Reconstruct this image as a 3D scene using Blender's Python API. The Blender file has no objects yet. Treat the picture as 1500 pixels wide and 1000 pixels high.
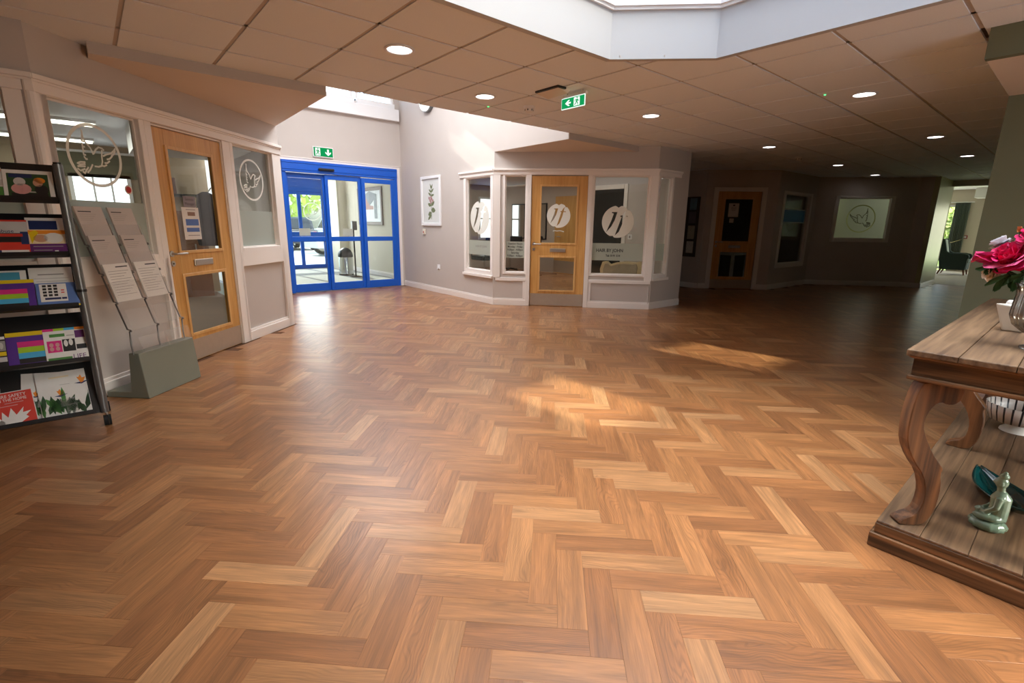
import bpy, bmesh, math, random
from mathutils import Vector, Matrix
from mathutils.geometry import tessellate_polygon
random.seed(7)
SC = bpy.context.scene
C = SC.collection
R2 = math.sqrt(0.5)

# ------------------------------------------------------------------ camera
# X runs along the ceiling grid to the right, Y along it away from the camera, Z up (metres)
CAM_H, PITCH, ROLL = 1.285, 0.2346, 0.0144
def to_xy(a, b):                       # camera-aligned ground axes -> X, Y
    return (0.6503*a - 0.7597*b, 0.7597*a + 0.6503*b)
cp, sp, cr, sr = math.cos(PITCH), math.sin(PITCH), math.cos(ROLL), math.sin(ROLL)
fx, fy = to_xy(0, 1); rx, ry = to_xy(1, 0)
FWD = Vector((fx*cp, fy*cp, -sp)); UP0 = Vector((fx*sp, fy*sp, cp)); RT0 = Vector((rx, ry, 0))
RT = cr*RT0 + sr*UP0; UP = -sr*RT0 + cr*UP0
cam = bpy.data.cameras.new('camera'); cam.sensor_width = 36; cam.lens = 36*712.19/1500
cam.clip_start = 0.05; cam.clip_end = 300
camo = bpy.data.objects.new('camera', cam); C.objects.link(camo)
camo.matrix_world = Matrix(((RT.x, UP.x, -FWD.x, 0), (RT.y, UP.y, -FWD.y, 0), (RT.z, UP.z, -FWD.z, CAM_H), (0, 0, 0, 1)))
SC.camera = camo

# ------------------------------------------------------------------ world, sun, daylight, exposure
vs = SC.view_settings
vs.view_transform = 'Standard'; vs.look = 'None'; vs.gamma = 1; vs.exposure = 0.15; vs.use_curve_mapping = False
SC.cycles.use_denoising = True
SC.cycles.max_bounces = 8; SC.cycles.diffuse_bounces = 5; SC.cycles.glossy_bounces = 4
SC.cycles.transparent_max_bounces = 24
SC.cycles.sample_clamp_indirect = 6.0; SC.cycles.caustics_reflective = False; SC.cycles.caustics_refractive = False
wd = bpy.data.worlds.new('sky'); SC.world = wd; wd.use_nodes = True
nt = wd.node_tree; bg = nt.nodes['Background']
sky = nt.nodes.new('ShaderNodeTexSky'); sky.sky_type = 'NISHITA'; sky.sun_disc = False
sky.sun_elevation = math.radians(38); sky.sun_rotation = math.radians(80); sky.dust_density = 3.0
nt.links.new(sky.outputs[0], bg.inputs[0]); bg.inputs[1].default_value = 0.9

def light(name, kind, loc, target=None, energy=1.0, color=(1, 1, 1), **kw):
    l = bpy.data.lights.new(name, kind); l.energy = energy; l.color = color
    for k, v in kw.items(): setattr(l, k, v)
    o = bpy.data.objects.new(name, l); C.objects.link(o); o.location = loc
    if target is not None:
        o.rotation_euler = (Vector(target)-Vector(loc)).to_track_quat('-Z', 'Y').to_euler()
    return o
SUN_DIR = Vector((6.53, 0.40, -3.5)).normalized()
light('sun', 'SUN', (-20, 0, 15), Vector((-20, 0, 15))+SUN_DIR, 10.0, (1.0, 0.93, 0.82), angle=math.radians(0.9))
SKYC = (0.94, 0.97, 1.0)
light('skylight_daylight', 'AREA', (-1.0, 2.05, 4.30), (-1.0, 2.05, 0), 61, SKYC, shape='RECTANGLE', size=2.7, size_y=2.7, spread=math.radians(75))
light('side_window_daylight', 'AREA', (2.93, 2.9, 1.45), (0, 2.9, 1.9), 34, SKYC, shape='RECTANGLE', size=2.2, size_y=1.3)  # daylight for the added, unseen side window
light('entrance_rooflight_daylight', 'AREA', (-6.5, 3.2, 4.24), (-6.5, 3.2, 0), 158, SKYC, shape='RECTANGLE', size=2.8, size_y=1.9)  # added fill under the solid entrance ceiling, which has no rooflight
light('vestibule_door_daylight', 'AREA', (-14.2, 4.0, 1.6), (-9.4, 4.0, 0.9), 70, SKYC, shape='RECTANGLE', size=2.4, size_y=1.6)
light('lounge_window_daylight', 'AREA', (-4.35, 21.75, 1.2), (-3.2, 17, 0.9), 45, (1.0, 0.98, 0.86), shape='RECTANGLE', size=1.8, size_y=1.8)
light('lounge_second_window_daylight', 'AREA', (-1.05, 21.75, 1.2), (-2.3, 15.4, 1.1), 22, (0.98, 1.0, 0.72), shape='RECTANGLE', size=1.4, size_y=1.8)

# ------------------------------------------------------------------ helpers
def lin(c):
    return tuple(((v/255.0)/12.92 if v <= 10 else (((v/255.0)+0.055)/1.055)**2.4) for v in c)
MATS = {}
def mat(name, rgb=None, rough=0.6, metal=0.0, noise=0.0, scale=8.0, bump=0.0, bscale=60.0, spec=0.5, emit=None, estr=1.0, stretch=None, coat=0.0):
    if name in MATS: return MATS[name]
    m = bpy.data.materials.new(name); m.use_nodes = True; MATS[name] = m
    t = m.node_tree; b = t.nodes['Principled BSDF']
    col = lin(rgb)+(1,)
    b.inputs['Base Color'].default_value = col; b.inputs['Roughness'].default_value = rough
    b.inputs['Metallic'].default_value = metal; b.inputs['Specular IOR Level'].default_value = spec
    b.inputs['Coat Weight'].default_value = coat
    tc = t.nodes.new('ShaderNodeTexCoord'); src = tc.outputs['Object']
    if stretch:
        mp = t.nodes.new('ShaderNodeMapping'); mp.inputs['Scale'].default_value = stretch
        t.links.new(src, mp.inputs[0]); src = mp.outputs[0]
    if noise:
        n = t.nodes.new('ShaderNodeTexNoise'); n.inputs['Scale'].default_value = scale; n.inputs['Detail'].default_value = 5
        t.links.new(src, n.inputs['Vector'])
        mr = t.nodes.new('ShaderNodeMapRange'); mr.inputs[1].default_value = 0.3; mr.inputs[2].default_value = 0.7
        mr.inputs[3].default_value = 1-noise; mr.inputs[4].default_value = 1+noise*0.5
        t.links.new(n.outputs[0], mr.inputs[0])
        mx = t.nodes.new('ShaderNodeVectorMath'); mx.operation = 'SCALE'; mx.inputs[0].default_value = col[:3]
        t.links.new(mr.outputs[0], mx.inputs['Scale']); t.links.new(mx.outputs[0], b.inputs['Base Color'])
    if bump:
        n2 = t.nodes.new('ShaderNodeTexNoise'); n2.inputs['Scale'].default_value = bscale; n2.inputs['Detail'].default_value = 3
        t.links.new(src, n2.inputs['Vector'])
        bp = t.nodes.new('ShaderNodeBump'); bp.inputs['Strength'].default_value = bump; bp.inputs['Distance'].default_value = 0.002
        t.links.new(n2.outputs[0], bp.inputs['Height']); t.links.new(bp.outputs[0], b.inputs['Normal'])
    if emit:
        b.inputs['Emission Color'].default_value = lin(emit)+(1,); b.inputs['Emission Strength'].default_value = estr
    return m

def wood(name, dark, light_, axis=2, rough=0.5, fine=70, streak=0.9, bump=0.15, worn=None):
    """grain running along the given object axis"""
    if name in MATS: return MATS[name]
    m = bpy.data.materials.new(name); m.use_nodes = True; MATS[name] = m
    t = m.node_tree; b = t.nodes['Principled BSDF']; b.inputs['Roughness'].default_value = rough
    tc = t.nodes.new('ShaderNodeTexCoord')
    def noise(sc_long, sc_cross, detail, dist=0.0):
        mp = t.nodes.new('ShaderNodeMapping'); s = [sc_cross]*3; s[axis] = sc_long; mp.inputs['Scale'].default_value = s
        t.links.new(tc.outputs['Object'], mp.inputs[0])
        n = t.nodes.new('ShaderNodeTexNoise'); n.inputs['Scale'].default_value = 1; n.inputs['Detail'].default_value = detail
        n.inputs['Distortion'].default_value = dist; t.links.new(mp.outputs[0], n.inputs['Vector']); return n
    n1 = noise(2.0, fine, 4); n2 = noise(1.2, fine*0.2, 3, 0.6)
    ad = t.nodes.new('ShaderNodeMath'); ad.operation = 'ADD'
    t.links.new(n1.outputs[0], ad.inputs[0]); t.links.new(n2.outputs[0], ad.inputs[1])
    rp = t.nodes.new('ShaderNodeValToRGB'); rp.color_ramp.elements[0].position = 0.5-0.3*streak+0.2; rp.color_ramp.elements[1].position = 0.5+0.5*streak-0.1
    rp.color_ramp.elements[0].color = lin(dark)+(1,); rp.color_ramp.elements[1].color = lin(light_)+(1,)
    hv = t.nodes.new('ShaderNodeMath'); hv.operation = 'MULTIPLY'; hv.inputs[1].default_value = 0.62
    t.links.new(ad.outputs[0], hv.inputs[0]); t.links.new(hv.outputs[0], rp.inputs[0])
    t.links.new(rp.outputs[0], b.inputs['Base Color'])
    bp = t.nodes.new('ShaderNodeBump'); bp.inputs['Strength'].default_value = bump; bp.inputs['Distance'].default_value = 0.002
    t.links.new(n1.outputs[0], bp.inputs['Height']); t.links.new(bp.outputs[0], b.inputs['Normal'])
    return m

def glass_mat(name='glass', tint=(0.93, 0.96, 0.94), f0=0.05):
    if name in MATS: return MATS[name]
    m = bpy.data.materials.new(name); m.use_nodes = True; MATS[name] = m
    t = m.node_tree; t.nodes.remove(t.nodes['Principled BSDF']); out = t.nodes['Material Output']
    tr = t.nodes.new('ShaderNodeBsdfTransparent'); tr.inputs[0].default_value = tint+(1,)
    gl = t.nodes.new('ShaderNodeBsdfGlossy'); gl.inputs['Roughness'].default_value = 0.01
    lw = t.nodes.new('ShaderNodeLayerWeight'); lw.inputs[0].default_value = 0.5
    pw = t.nodes.new('ShaderNodeMath'); pw.operation = 'POWER'; pw.inputs[1].default_value = 5
    ma = t.nodes.new('ShaderNodeMath'); ma.operation = 'MULTIPLY_ADD'; ma.inputs[1].default_value = 0.9; ma.inputs[2].default_value = f0
    mx = t.nodes.new('ShaderNodeMixShader')
    t.links.new(lw.outputs['Facing'], pw.inputs[0]); t.links.new(pw.outputs[0], ma.inputs[0]); t.links.new(ma.outputs[0], mx.inputs[0])
    t.links.new(tr.outputs[0], mx.inputs[1]); t.links.new(gl.outputs[0], mx.inputs[2]); t.links.new(mx.outputs[0], out.inputs[0])
    return m
def frost_mat(name, rgb, clear=0.15, trans=0.5):
    if name in MATS: return MATS[name]
    m = bpy.data.materials.new(name); m.use_nodes = True; MATS[name] = m
    t = m.node_tree; t.nodes.remove(t.nodes['Principled BSDF']); out = t.nodes['Material Output']
    c = lin(rgb)+(1,)
    df = t.nodes.new('ShaderNodeBsdfDiffuse'); df.inputs[0].default_value = c
    tl = t.nodes.new('ShaderNodeBsdfTranslucent'); tl.inputs[0].default_value = c
    tr = t.nodes.new('ShaderNodeBsdfTransparent')
    a = t.nodes.new('ShaderNodeMixShader'); a.inputs[0].default_value = trans
    b = t.nodes.new('ShaderNodeMixShader'); b.inputs[0].default_value = clear
    t.links.new(df.outputs[0], a.inputs[1]); t.links.new(tl.outputs[0], a.inputs[2])
    t.links.new(a.outputs[0], b.inputs[1]); t.links.new(tr.outputs[0], b.inputs[2]); t.links.new(b.outputs[0], out.inputs[0])
    return m
def emit_mat(name, rgb, strength):
    if name in MATS: return MATS[name]
    m = bpy.data.materials.new(name); m.use_nodes = True; MATS[name] = m
    t = m.node_tree; t.nodes.remove(t.nodes['Principled BSDF'])
    e = t.nodes.new('ShaderNodeEmission'); e.inputs[0].default_value = lin(rgb)+(1,); e.inputs[1].default_value = strength
    t.links.new(e.outputs[0], t.nodes['Material Output'].inputs[0]); return m

def origin(o):
    v = Vector((0, 0, 0))
    while o is not None: v += o.location; o = o.parent
    return v
class Fr:
    """vertical wall frame: s along the wall, d out of it, z up"""
    def __init__(s, p0, p1):
        s.p0 = Vector(p0); v = Vector(p1)-s.p0; s.len = v.length; s.u = v/s.len; s.n = Vector((s.u.y, -s.u.x))
    def flip(s): s.n = -s.n; return s
    def pt(s, a, d, z):
        p = s.p0+s.u*a+s.n*d; return (p.x, p.y, z)
class MB:
    def __init__(s): s.v = []; s.f = []; s.smooth = []
    def add(s, vs, fs, smooth=False):
        b = len(s.v); s.v += [tuple(v) for v in vs]; s.f += [tuple(i+b for i in f) for f in fs]; s.smooth += [smooth]*len(fs); return s
    def hexa(s, p):
        return s.add(p, [(0, 3, 2, 1), (4, 5, 6, 7), (0, 1, 5, 4), (1, 2, 6, 5), (2, 3, 7, 6), (3, 0, 4, 7)])
    def box(s, x0, x1, y0, y1, z0, z1):
        return s.hexa([(x0, y0, z0), (x1, y0, z0), (x1, y1, z0), (x0, y1, z0), (x0, y0, z1), (x1, y0, z1), (x1, y1, z1), (x0, y1, z1)])
    def wb(s, f, s0, s1, d0, d1, z0, z1):
        return s.hexa([f.pt(s0, d0, z0), f.pt(s1, d0, z0), f.pt(s1, d1, z0), f.pt(s0, d1, z0), f.pt(s0, d0, z1), f.pt(s1, d0, z1), f.pt(s1, d1, z1), f.pt(s0, d1, z1)])
    def prism(s, poly, z0, z1):
        n = len(poly); v = [(x, y, z0) for x, y in poly]+[(x, y, z1) for x, y in poly]
        return s.add(v, [tuple(range(n-1, -1, -1)), tuple(range(n, 2*n))]+[(i, (i+1) % n, n+(i+1) % n, n+i) for i in range(n)])
    def extr(s, pts, vec):
        """closed 3d outline extruded by vec"""
        n = len(pts); vec = Vector(vec); v = [Vector(p) for p in pts]; v = v+[p+vec for p in v]
        return s.add(v, [tuple(range(n-1, -1, -1)), tuple(range(n, 2*n))]+[(i, (i+1) % n, n+(i+1) % n, n+i) for i in range(n)])
    def wpoly(s, f, pts, d0, d1):
        return s.extr([f.pt(a, d0, z) for a, z in pts], Vector(f.pt(0, d1, 0))-Vector(f.pt(0, d0, 0)))
    def tube(s, path, r, n=10, cap=True, smooth=True):
        P = [Vector(p) for p in path]; rs = r if isinstance(r, (list, tuple)) else [r]*len(P); b = []; prev = None
        for i, p in enumerate(P):
            t = (P[min(i+1, len(P)-1)]-P[max(i-1, 0)]).normalized()
            if prev is None:
                a = t.cross(Vector((0, 0, 1)));
                if a.length < 1e-3: a = t.cross(Vector((0, 1, 0)))
                a.normalize()
            else:
                a = prev-t*prev.dot(t)
                if a.length < 1e-4: a = t.orthogonal()
                a.normalize()
            prev = a; c = t.cross(a)
            b += [p+(a*math.cos(2*math.pi*k/n)+c*math.sin(2*math.pi*k/n))*rs[i] for k in range(n)]
        fs = [(i*n+k, i*n+(k+1) % n, (i+1)*n+(k+1) % n, (i+1)*n+k) for i in range(len(P)-1) for k in range(n)]
        s.add(b, fs, smooth)
        if cap: s.add(b[:n], [tuple(range(n-1, -1, -1))]); s.add(b[-n:], [tuple(range(n))])
        return s
    def lathe(s, prof, c, n=24, smooth=True, ax='z', wob=None):
        v = []; cx, cy, cz = c
        for i, (r, z) in enumerate(prof):
            for k in range(n):
                a = 2*math.pi*k/n; rr = r*(wob(a, i) if wob else 1)
                x, y = rr*math.cos(a), rr*math.sin(a)
                v.append((cx+x, cy+y, cz+z) if ax == 'z' else ((cx+z, cy+x, cz+y) if ax == 'x' else (cx+x, cy+z, cz+y)))
        m = len(prof); fs = [(i*n+k, i*n+(k+1) % n, (i+1)*n+(k+1) % n, (i+1)*n+k) for i in range(m-1) for k in range(n)]
        s.add(v, fs, smooth)
        if prof[0][0] > 1e-5: s.add(v[:n], [tuple(range(n-1, -1, -1))])
        if prof[-1][0] > 1e-5: s.add(v[-n:], [tuple(range(n))])
        return s
    def ball(s, c, r, seg=16, rings=10):
        rx, ry, rz = r if isinstance(r, (tuple, list)) else (r, r, r); v = []; cx, cy, cz = c
        for i in range(rings+1):
            th = math.pi*i/rings
            for k in range(seg):
                a = 2*math.pi*k/seg; v.append((cx+rx*math.sin(th)*math.cos(a), cy+ry*math.sin(th)*math.sin(a), cz+rz*math.cos(th)))
        return s.add(v, [(i*seg+k, (i+1)*seg+k, (i+1)*seg+(k+1) % seg, i*seg+(k+1) % seg) for i in range(rings) for k in range(seg)], True)
    def stroke(s, f, pts, w, d0, d1):
        """ribbon of width w along (s,z) points on a wall frame"""
        for (a0, z0), (a1, z1) in zip(pts, pts[1:]):
            t = Vector((a1-a0, z1-z0));
            if t.length < 1e-6: continue
            t.normalize(); nn = Vector((-t.y, t.x))*w/2; e = t*w*0.3
            q = [(a0-e.x+nn.x, z0-e.y+nn.y), (a0-e.x-nn.x, z0-e.y-nn.y), (a1+e.x-nn.x, z1+e.y-nn.y), (a1+e.x+nn.x, z1+e.y+nn.y)]
            s.wpoly(f, q, d0, d1)
        return s
    def fill(s, f, loops, d):
        """flat filled outline with holes on a wall frame"""
        L = [[Vector((a, z, 0)) for a, z in lp] for lp in loops]; flat = [p for lp in L for p in lp]
        s.add([f.pt(p.x, d, p.y) for p in flat], [tuple(t) for t in tessellate_polygon(L)]); return s
    def build(s, name, material, parent=None, bevel=0.0, seg=1, sub=0, fix=True):
        me = bpy.data.meshes.new(name); o = origin(parent); me.from_pydata([Vector(v)-o for v in s.v], [], s.f)
        if fix:
            bm = bmesh.new(); bm.from_mesh(me); bm.verts.ensure_lookup_table()
            for i, fc in enumerate(bm.faces): fc.smooth = s.smooth[i]
            bmesh.ops.recalc_face_normals(bm, faces=bm.faces); bm.to_mesh(me); bm.free()
        else:
            for i, pl in enumerate(me.polygons): pl.use_smooth = s.smooth[i]
        me.materials.append(MATS[material] if isinstance(material, str) else material)
        ob = bpy.data.objects.new(name, me); C.objects.link(ob); ob.parent = parent
        if bevel:
            b = ob.modifiers.new('bevel', 'BEVEL'); b.width = bevel; b.segments = seg; b.limit_method = 'ANGLE'; b.angle_limit = math.radians(40)
        if sub:
            q = ob.modifiers.new('subsurf', 'SUBSURF'); q.levels = sub; q.render_levels = sub
        return ob
def tag(o, label=None, cat=None, group=None, kind=None):
    if label: o['label'] = label
    if cat: o['category'] = cat
    if group: o['group'] = group
    if kind: o['kind'] = kind
    return o
def thing(name, loc, label, cat, group=None):
    o = bpy.data.objects.new(name, None); C.objects.link(o); o.location = loc; o.empty_display_size = 0.1
    return tag(o, label, cat, group)
def struct(o, label=None): 
    o['kind'] = 'structure'
    if label: o['label'] = label
    return o
def sempty(name, loc, label=None):
    o = bpy.data.objects.new(name, None); C.objects.link(o); o.location = loc; o.empty_display_size = 0.1
    return struct(o, label)
def copy_tree(o, parent=None):
    c = o.copy(); C.objects.link(c); c.parent = parent
    for ch in o.children: copy_tree(ch, c)
    return c
def text_mesh(body, size, bold=0.0):
    cu = bpy.data.curves.new('lettering', 'FONT'); cu.body = body; cu.size = size; cu.align_x = 'CENTER'; cu.align_y = 'CENTER'; cu.resolution_u = 3; cu.offset = bold
    o = bpy.data.objects.new('lettering', cu); C.objects.link(o)
    me = bpy.data.meshes.new_from_object(o.evaluated_get(bpy.context.evaluated_depsgraph_get()))
    bpy.data.objects.remove(o); return me
def text_on(body, size, corner_fn, material, parent, name='lettering', sx=1.0, bold=0.0):
    """corner_fn(a, b) gives the 3d place of a point a right, b up from the text centre"""
    me = text_mesh(body, size, bold); o = origin(parent)
    for v in me.vertices: v.co = Vector(corner_fn(v.co.x*sx, v.co.y))-o
    me.materials.clear(); me.materials.append(MATS[material])
    ob = bpy.data.objects.new(name, me); C.objects.link(ob); ob.parent = parent; return ob
def circle(c, r, n=40, a0=0, a1=2*math.pi):
    return [(c[0]+r*math.cos(a0+(a1-a0)*k/n), c[1]+r*math.sin(a0+(a1-a0)*k/n)) for k in range(n)]

# ------------------------------------------------------------------ materials
mat('wall_paint', (198, 189, 183), 0.75, noise=0.02, scale=3, bump=0.06, bscale=220)
mat('trim_paint', (240, 233, 228), 0.38, noise=0.01, scale=2)
mat('white_paint', (236, 236, 238), 0.5, noise=0.01, scale=2)
mat('green_paint', (112, 116, 92), 0.7, noise=0.03, scale=3, bump=0.06, bscale=220)
mat('tile', (240, 246, 254), 0.9, noise=0.03, scale=160, bump=0.25, bscale=420)
mat('tee', (196, 186, 180), 0.6, noise=0.01)
mat('soffit', (228, 216, 205), 0.8, noise=0.02, scale=2)
mat('blue_frame', (14, 90, 200), 0.32, noise=0.02, scale=2)
mat('black_plastic', (18, 18, 20), 0.4, noise=0.05)
mat('rubber', (22, 22, 24), 0.8, noise=0.1)
mat('steel', (196, 192, 186), 0.3, 0.9, noise=0.03, scale=30, stretch=(1, 1, 20))
mat('satin_plate', (190, 176, 160), 0.38, 0.55, noise=0.04, scale=20)
mat('grey_metal', (120, 122, 124), 0.35, 0.7, noise=0.03)
mat('stand_grey', (128, 130, 118), 0.6, 0.1, noise=0.03, scale=6)
mat('wire', (132, 130, 128), 0.35, 0.8, noise=0.02)
mat('carpet_grey', (150, 152, 152), 0.95, noise=0.2, scale=240, bump=0.4, bscale=300)
mat('carpet_lounge', (150, 142, 128), 0.95, noise=0.15, scale=200, bump=0.4, bscale=300)
mat('carpet_office', (120, 108, 98), 0.95, noise=0.2, scale=200, bump=0.4, bscale=300)
mat('paper', (226, 220, 214), 0.7, noise=0.01)
mat('paper_grey', (196, 186, 182), 0.7, noise=0.01)
mat('ink', (58, 56, 58), 0.7, noise=0.02)
mat('ink_grey', (140, 132, 130), 0.7, noise=0.02)
mat('joint', (104, 68, 42), 0.8, noise=0.1)
mat('film_white', (222, 226, 216), 0.7, noise=0.01)
wood('door_wood', (196, 142, 76), (224, 174, 104), 2, 0.42, 60, 0.9, 0.05)
wood('bead_wood', (206, 156, 92), (230, 184, 122), 2, 0.4, 60, 0.9, 0.04)
wood('table_wood', (84, 62, 44), (150, 119, 88), 1, 0.55, 64, 0.9, 0.7)
wood('table_dark', (68, 46, 28), (142, 102, 66), 0, .5, 56, .65, .5)
wood('leg_wood', (74, 46, 26), (146, 98, 60), 2, 0.5, 44, 0.7, 0.45)
glass_mat()
glass_mat('glass_dark', (0.72, 0.74, 0.72), 0.07)
frost_mat('frost', (206, 212, 206), 0.12, 0.45)
frost_mat('frost_band', (208, 214, 204), 0.25, 0.4)
frost_mat('decal', (240, 240, 232), 0.03, 0.12)
frost_mat('etched', (236, 236, 214), 0.25, 0.85)
frost_mat('acrylic', (220, 214, 210), 0.9, 0.3)
frost_mat('opal', (240, 240, 240), 0.0, 0.8)
emit_mat('lamp_disc', (255, 250, 245), 7.0)
emit_mat('strip_lamp', (255, 250, 232), 5.0)
emit_mat('sign_green', (20, 150, 84), 1.0)
emit_mat('sign_white', (235, 255, 244), 1.1)
emit_mat('led_green', (60, 220, 110), 4.0)
emit_mat('bulkhead_lens', (255, 252, 248), 1.5)

CEIL = 2.462
HEAD = 2.14
# ------------------------------------------------------------------ wall frames
FO = Fr((-6.48, 1.82), (-4.507, -0.153)).flip()            # office screen, s=0 at the entrance corner
if FO.n.dot(Vector((1, 1))) < 0: FO.flip()
FL = Fr((-4.507, -0.153), (-4.507, -3.6)).flip()           # office front, running behind the rack
if FL.n.x < 0: FL.flip()
FB = Fr((-9.43, 0.0), (-9.43, 5.0))                        # entrance wall, s = Y
if FB.n.x < 0: FB.flip()
FW = Fr((0.0, 4.832), (1.0, 4.8109))                          # entrance right wall, s = X
if FW.n.y > 0: FW.flip()
FS = Fr((-6.28, 4.966), (-4.46, 6.68))                      # salon front
if FS.n.dot(Vector((1, -1))) < 0: FS.flip()
FE = Fr((-4.46, 6.68), (-4.44, 7.53))                      # salon right face
if FE.n.x < 0: FE.flip()
FA = Fr((0.0, 9.98), (1.0, 9.98))                          # notice board wall, s = X
if FA.n.y > 0: FA.flip()
FD = Fr((-5.49, 9.98), (-4.44, 11.03))                     # far door wall
if FD.n.dot(Vector((1, -1))) < 0: FD.flip()
FN = Fr((-4.44, 11.03), (-4.38, 13.02))                    # far window wall
if FN.n.x < 0: FN.flip()
FF = Fr((-4.38, 13.02), (-2.80, 14.48))                    # frosted window wall
if FF.n.dot(Vector((1, -1))) < 0: FF.flip()

# ------------------------------------------------------------------ floor
def plank_material():
    m = bpy.data.materials.new('oak_plank'); m.use_nodes = True; MATS['oak_plank'] = m
    t = m.node_tree; b = t.nodes['Principled BSDF']; L = t.links.new
    N = t.nodes.new
    at = N('ShaderNodeAttribute'); at.attribute_name = 'rnd'
    oi = N('ShaderNodeObjectInfo')
    ad = N('ShaderNodeMath'); ad.operation = 'ADD'; L(at.outputs['Fac'], ad.inputs[0]); L(oi.outputs['Random'], ad.inputs[1])
    fr = N('ShaderNodeMath'); fr.operation = 'FRACT'; L(ad.outputs[0], fr.inputs[0])
    uv = N('ShaderNodeUVMap'); uv.uv_map = 'UVMap'
    mu = N('ShaderNodeMath'); mu.operation = 'MULTIPLY'; mu.inputs[1].default_value = 37.0; L(fr.outputs[0], mu.inputs[0])
    cx = N('ShaderNodeCombineXYZ'); L(mu.outputs[0], cx.inputs[0]); L(mu.outputs[0], cx.inputs[1]); L(mu.outputs[0], cx.inputs[2])
    va = N('ShaderNodeVectorMath'); va.operation = 'ADD'; L(uv.outputs[0], va.inputs[0]); L(cx.outputs[0], va.inputs[1])
    def noise(su, sv, detail, dist):
        mp = N('ShaderNodeMapping'); mp.inputs['Scale'].default_value = (su, sv, 1); L(va.outputs[0], mp.inputs[0])
        n = N('ShaderNodeTexNoise'); n.inputs['Scale'].default_value = 1; n.inputs['Detail'].default_value = detail; n.inputs['Distortion'].default_value = dist
        L(mp.outputs[0], n.inputs['Vector']); return n
    n1 = noise(9, 230, 4, 0.4); n2 = noise(2.2, 26, 3, 1.2); n3 = noise(1.5, 9, 1, 0)
    nd = noise(2.4, 7, 2, 0.4)
    mpw = N('ShaderNodeMapping'); mpw.inputs['Scale'].default_value = (1.0, 9.0, 1); L(va.outputs[0], mpw.inputs[0])
    dv = N('ShaderNodeVectorMath'); dv.operation = 'MULTIPLY_ADD'; dv.inputs[1].default_value = (0.2, 1.5, 0); L(nd.outputs['Color'], dv.inputs[0]); L(mpw.outputs[0], dv.inputs[2])
    wv = N('ShaderNodeTexWave'); wv.wave_type = 'BANDS'; wv.bands_direction = 'Y'; wv.inputs['Scale'].default_value = 3.6; wv.inputs['Distortion'].default_value = 1.2; wv.inputs['Detail'].default_value = 2; wv.inputs['Detail Scale'].default_value = 2.5
    L(dv.outputs[0], wv.inputs['Vector'])
    fig = noise(1.3, 5, 1, 0)
    rp = N('ShaderNodeValToRGB'); e = rp.color_ramp.elements
    e[0].position = 0.0; e[0].color = lin((144, 94, 56))+(1,); e[1].position = 1.0; e[1].color = lin((180, 132, 88))+(1,)
    k = e.new(0.35); k.color = lin((156, 103, 61))+(1,); k = e.new(0.75); k.color = lin((168, 115, 70))+(1,)
    L(fr.outputs[0], rp.inputs[0])
    def gain(node, lo, hi, a=0.3, z=0.7):
        r = N('ShaderNodeMapRange'); r.inputs[1].default_value = a; r.inputs[2].default_value = z; r.inputs[3].default_value = lo; r.inputs[4].default_value = hi
        L(node.outputs[0], r.inputs[0]); return r
    gw = gain(wv, 0.80, 1.05, 0.0, 0.55)
    fm = gain(fig, 0.0, 1.0, 0.45, 0.6)
    gmx = N('ShaderNodeMix'); gmx.inputs['A'].default_value = 1.0; L(fm.outputs[0], gmx.inputs['Factor']); L(gw.outputs[0], gmx.inputs['B'])
    g1 = gain(n1, 0.80, 1.12); g2 = gain(n2, 0.72, 1.2); g3 = gain(n3, 0.9, 1.12)
    m1 = N('ShaderNodeMath'); m1.operation = 'MULTIPLY'; L(g1.outputs[0], m1.inputs[0]); L(g2.outputs[0], m1.inputs[1])
    m2 = N('ShaderNodeMath'); m2.operation = 'MULTIPLY'; m3 = N('ShaderNodeMath'); m3.operation = 'MULTIPLY'; L(m1.outputs[0], m3.inputs[0]); L(gmx.outputs[0], m3.inputs[1]); L(m3.outputs[0], m2.inputs[0]); L(g3.outputs[0], m2.inputs[1])
    sc = N('ShaderNodeVectorMath'); sc.operation = 'SCALE'; L(rp.outputs[0], sc.inputs[0]); L(m2.outputs[0], sc.inputs['Scale'])
    L(sc.outputs[0], b.inputs['Base Color'])
    rg = gain(n1, 0.40, 0.28); L(rg.outputs[0], b.inputs['Roughness'])
    bp = N('ShaderNodeBump'); bp.inputs['Strength'].default_value = 0.25; bp.inputs['Distance'].default_value = 0.0012
    L(n1.outputs[0], bp.inputs['Height']); L(bp.outputs[0], b.inputs['Normal'])
    b.inputs['Specular IOR Level'].default_value = 0.85
    b.inputs['Coat Weight'].default_value = 0.2; b.inputs['Coat Roughness'].default_value = 0.3
plank_material()
floor = struct(MB().box(-9.5, 3.1, -4.1, 16.0, -0.06, -0.004).build('floor', 'joint'))
HALL = [(-9.45, 1.8), (-6.5, 1.84), (-4.5, -0.16), (-4.5, -4.0), (3.0, -4.0), (3.0, 5.5), (-0.6, 5.5), (-0.6, 16.0), (-2.5, 16.0), (-2.5, 14.5), (-2.8, 14.5),
        (-4.4, 13.0), (-4.45, 11.0), (-5.5, 9.98), (-9.4, 9.9), (-9.45, 5.0)]
def inside(p, poly):
    x, y = p; r = False
    for (x0, y0), (x1, y1) in zip(poly, poly[1:]+poly[:1]):
        if (y0 > y) != (y1 > y) and x < (x1-x0)*(y-y0)/(y1-y0)+x0: r = not r
    return r
W_, L_ = 0.1005, 0.402
A_ = math.radians(-4.44); ca, sa = math.cos(A_), math.sin(A_)
HX = Vector(to_xy(ca, sa)); HY = Vector(to_xy(-sa, ca)); P_ANCHOR = Vector(to_xy(0.286, 1.629))
G = 0.0002
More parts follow.
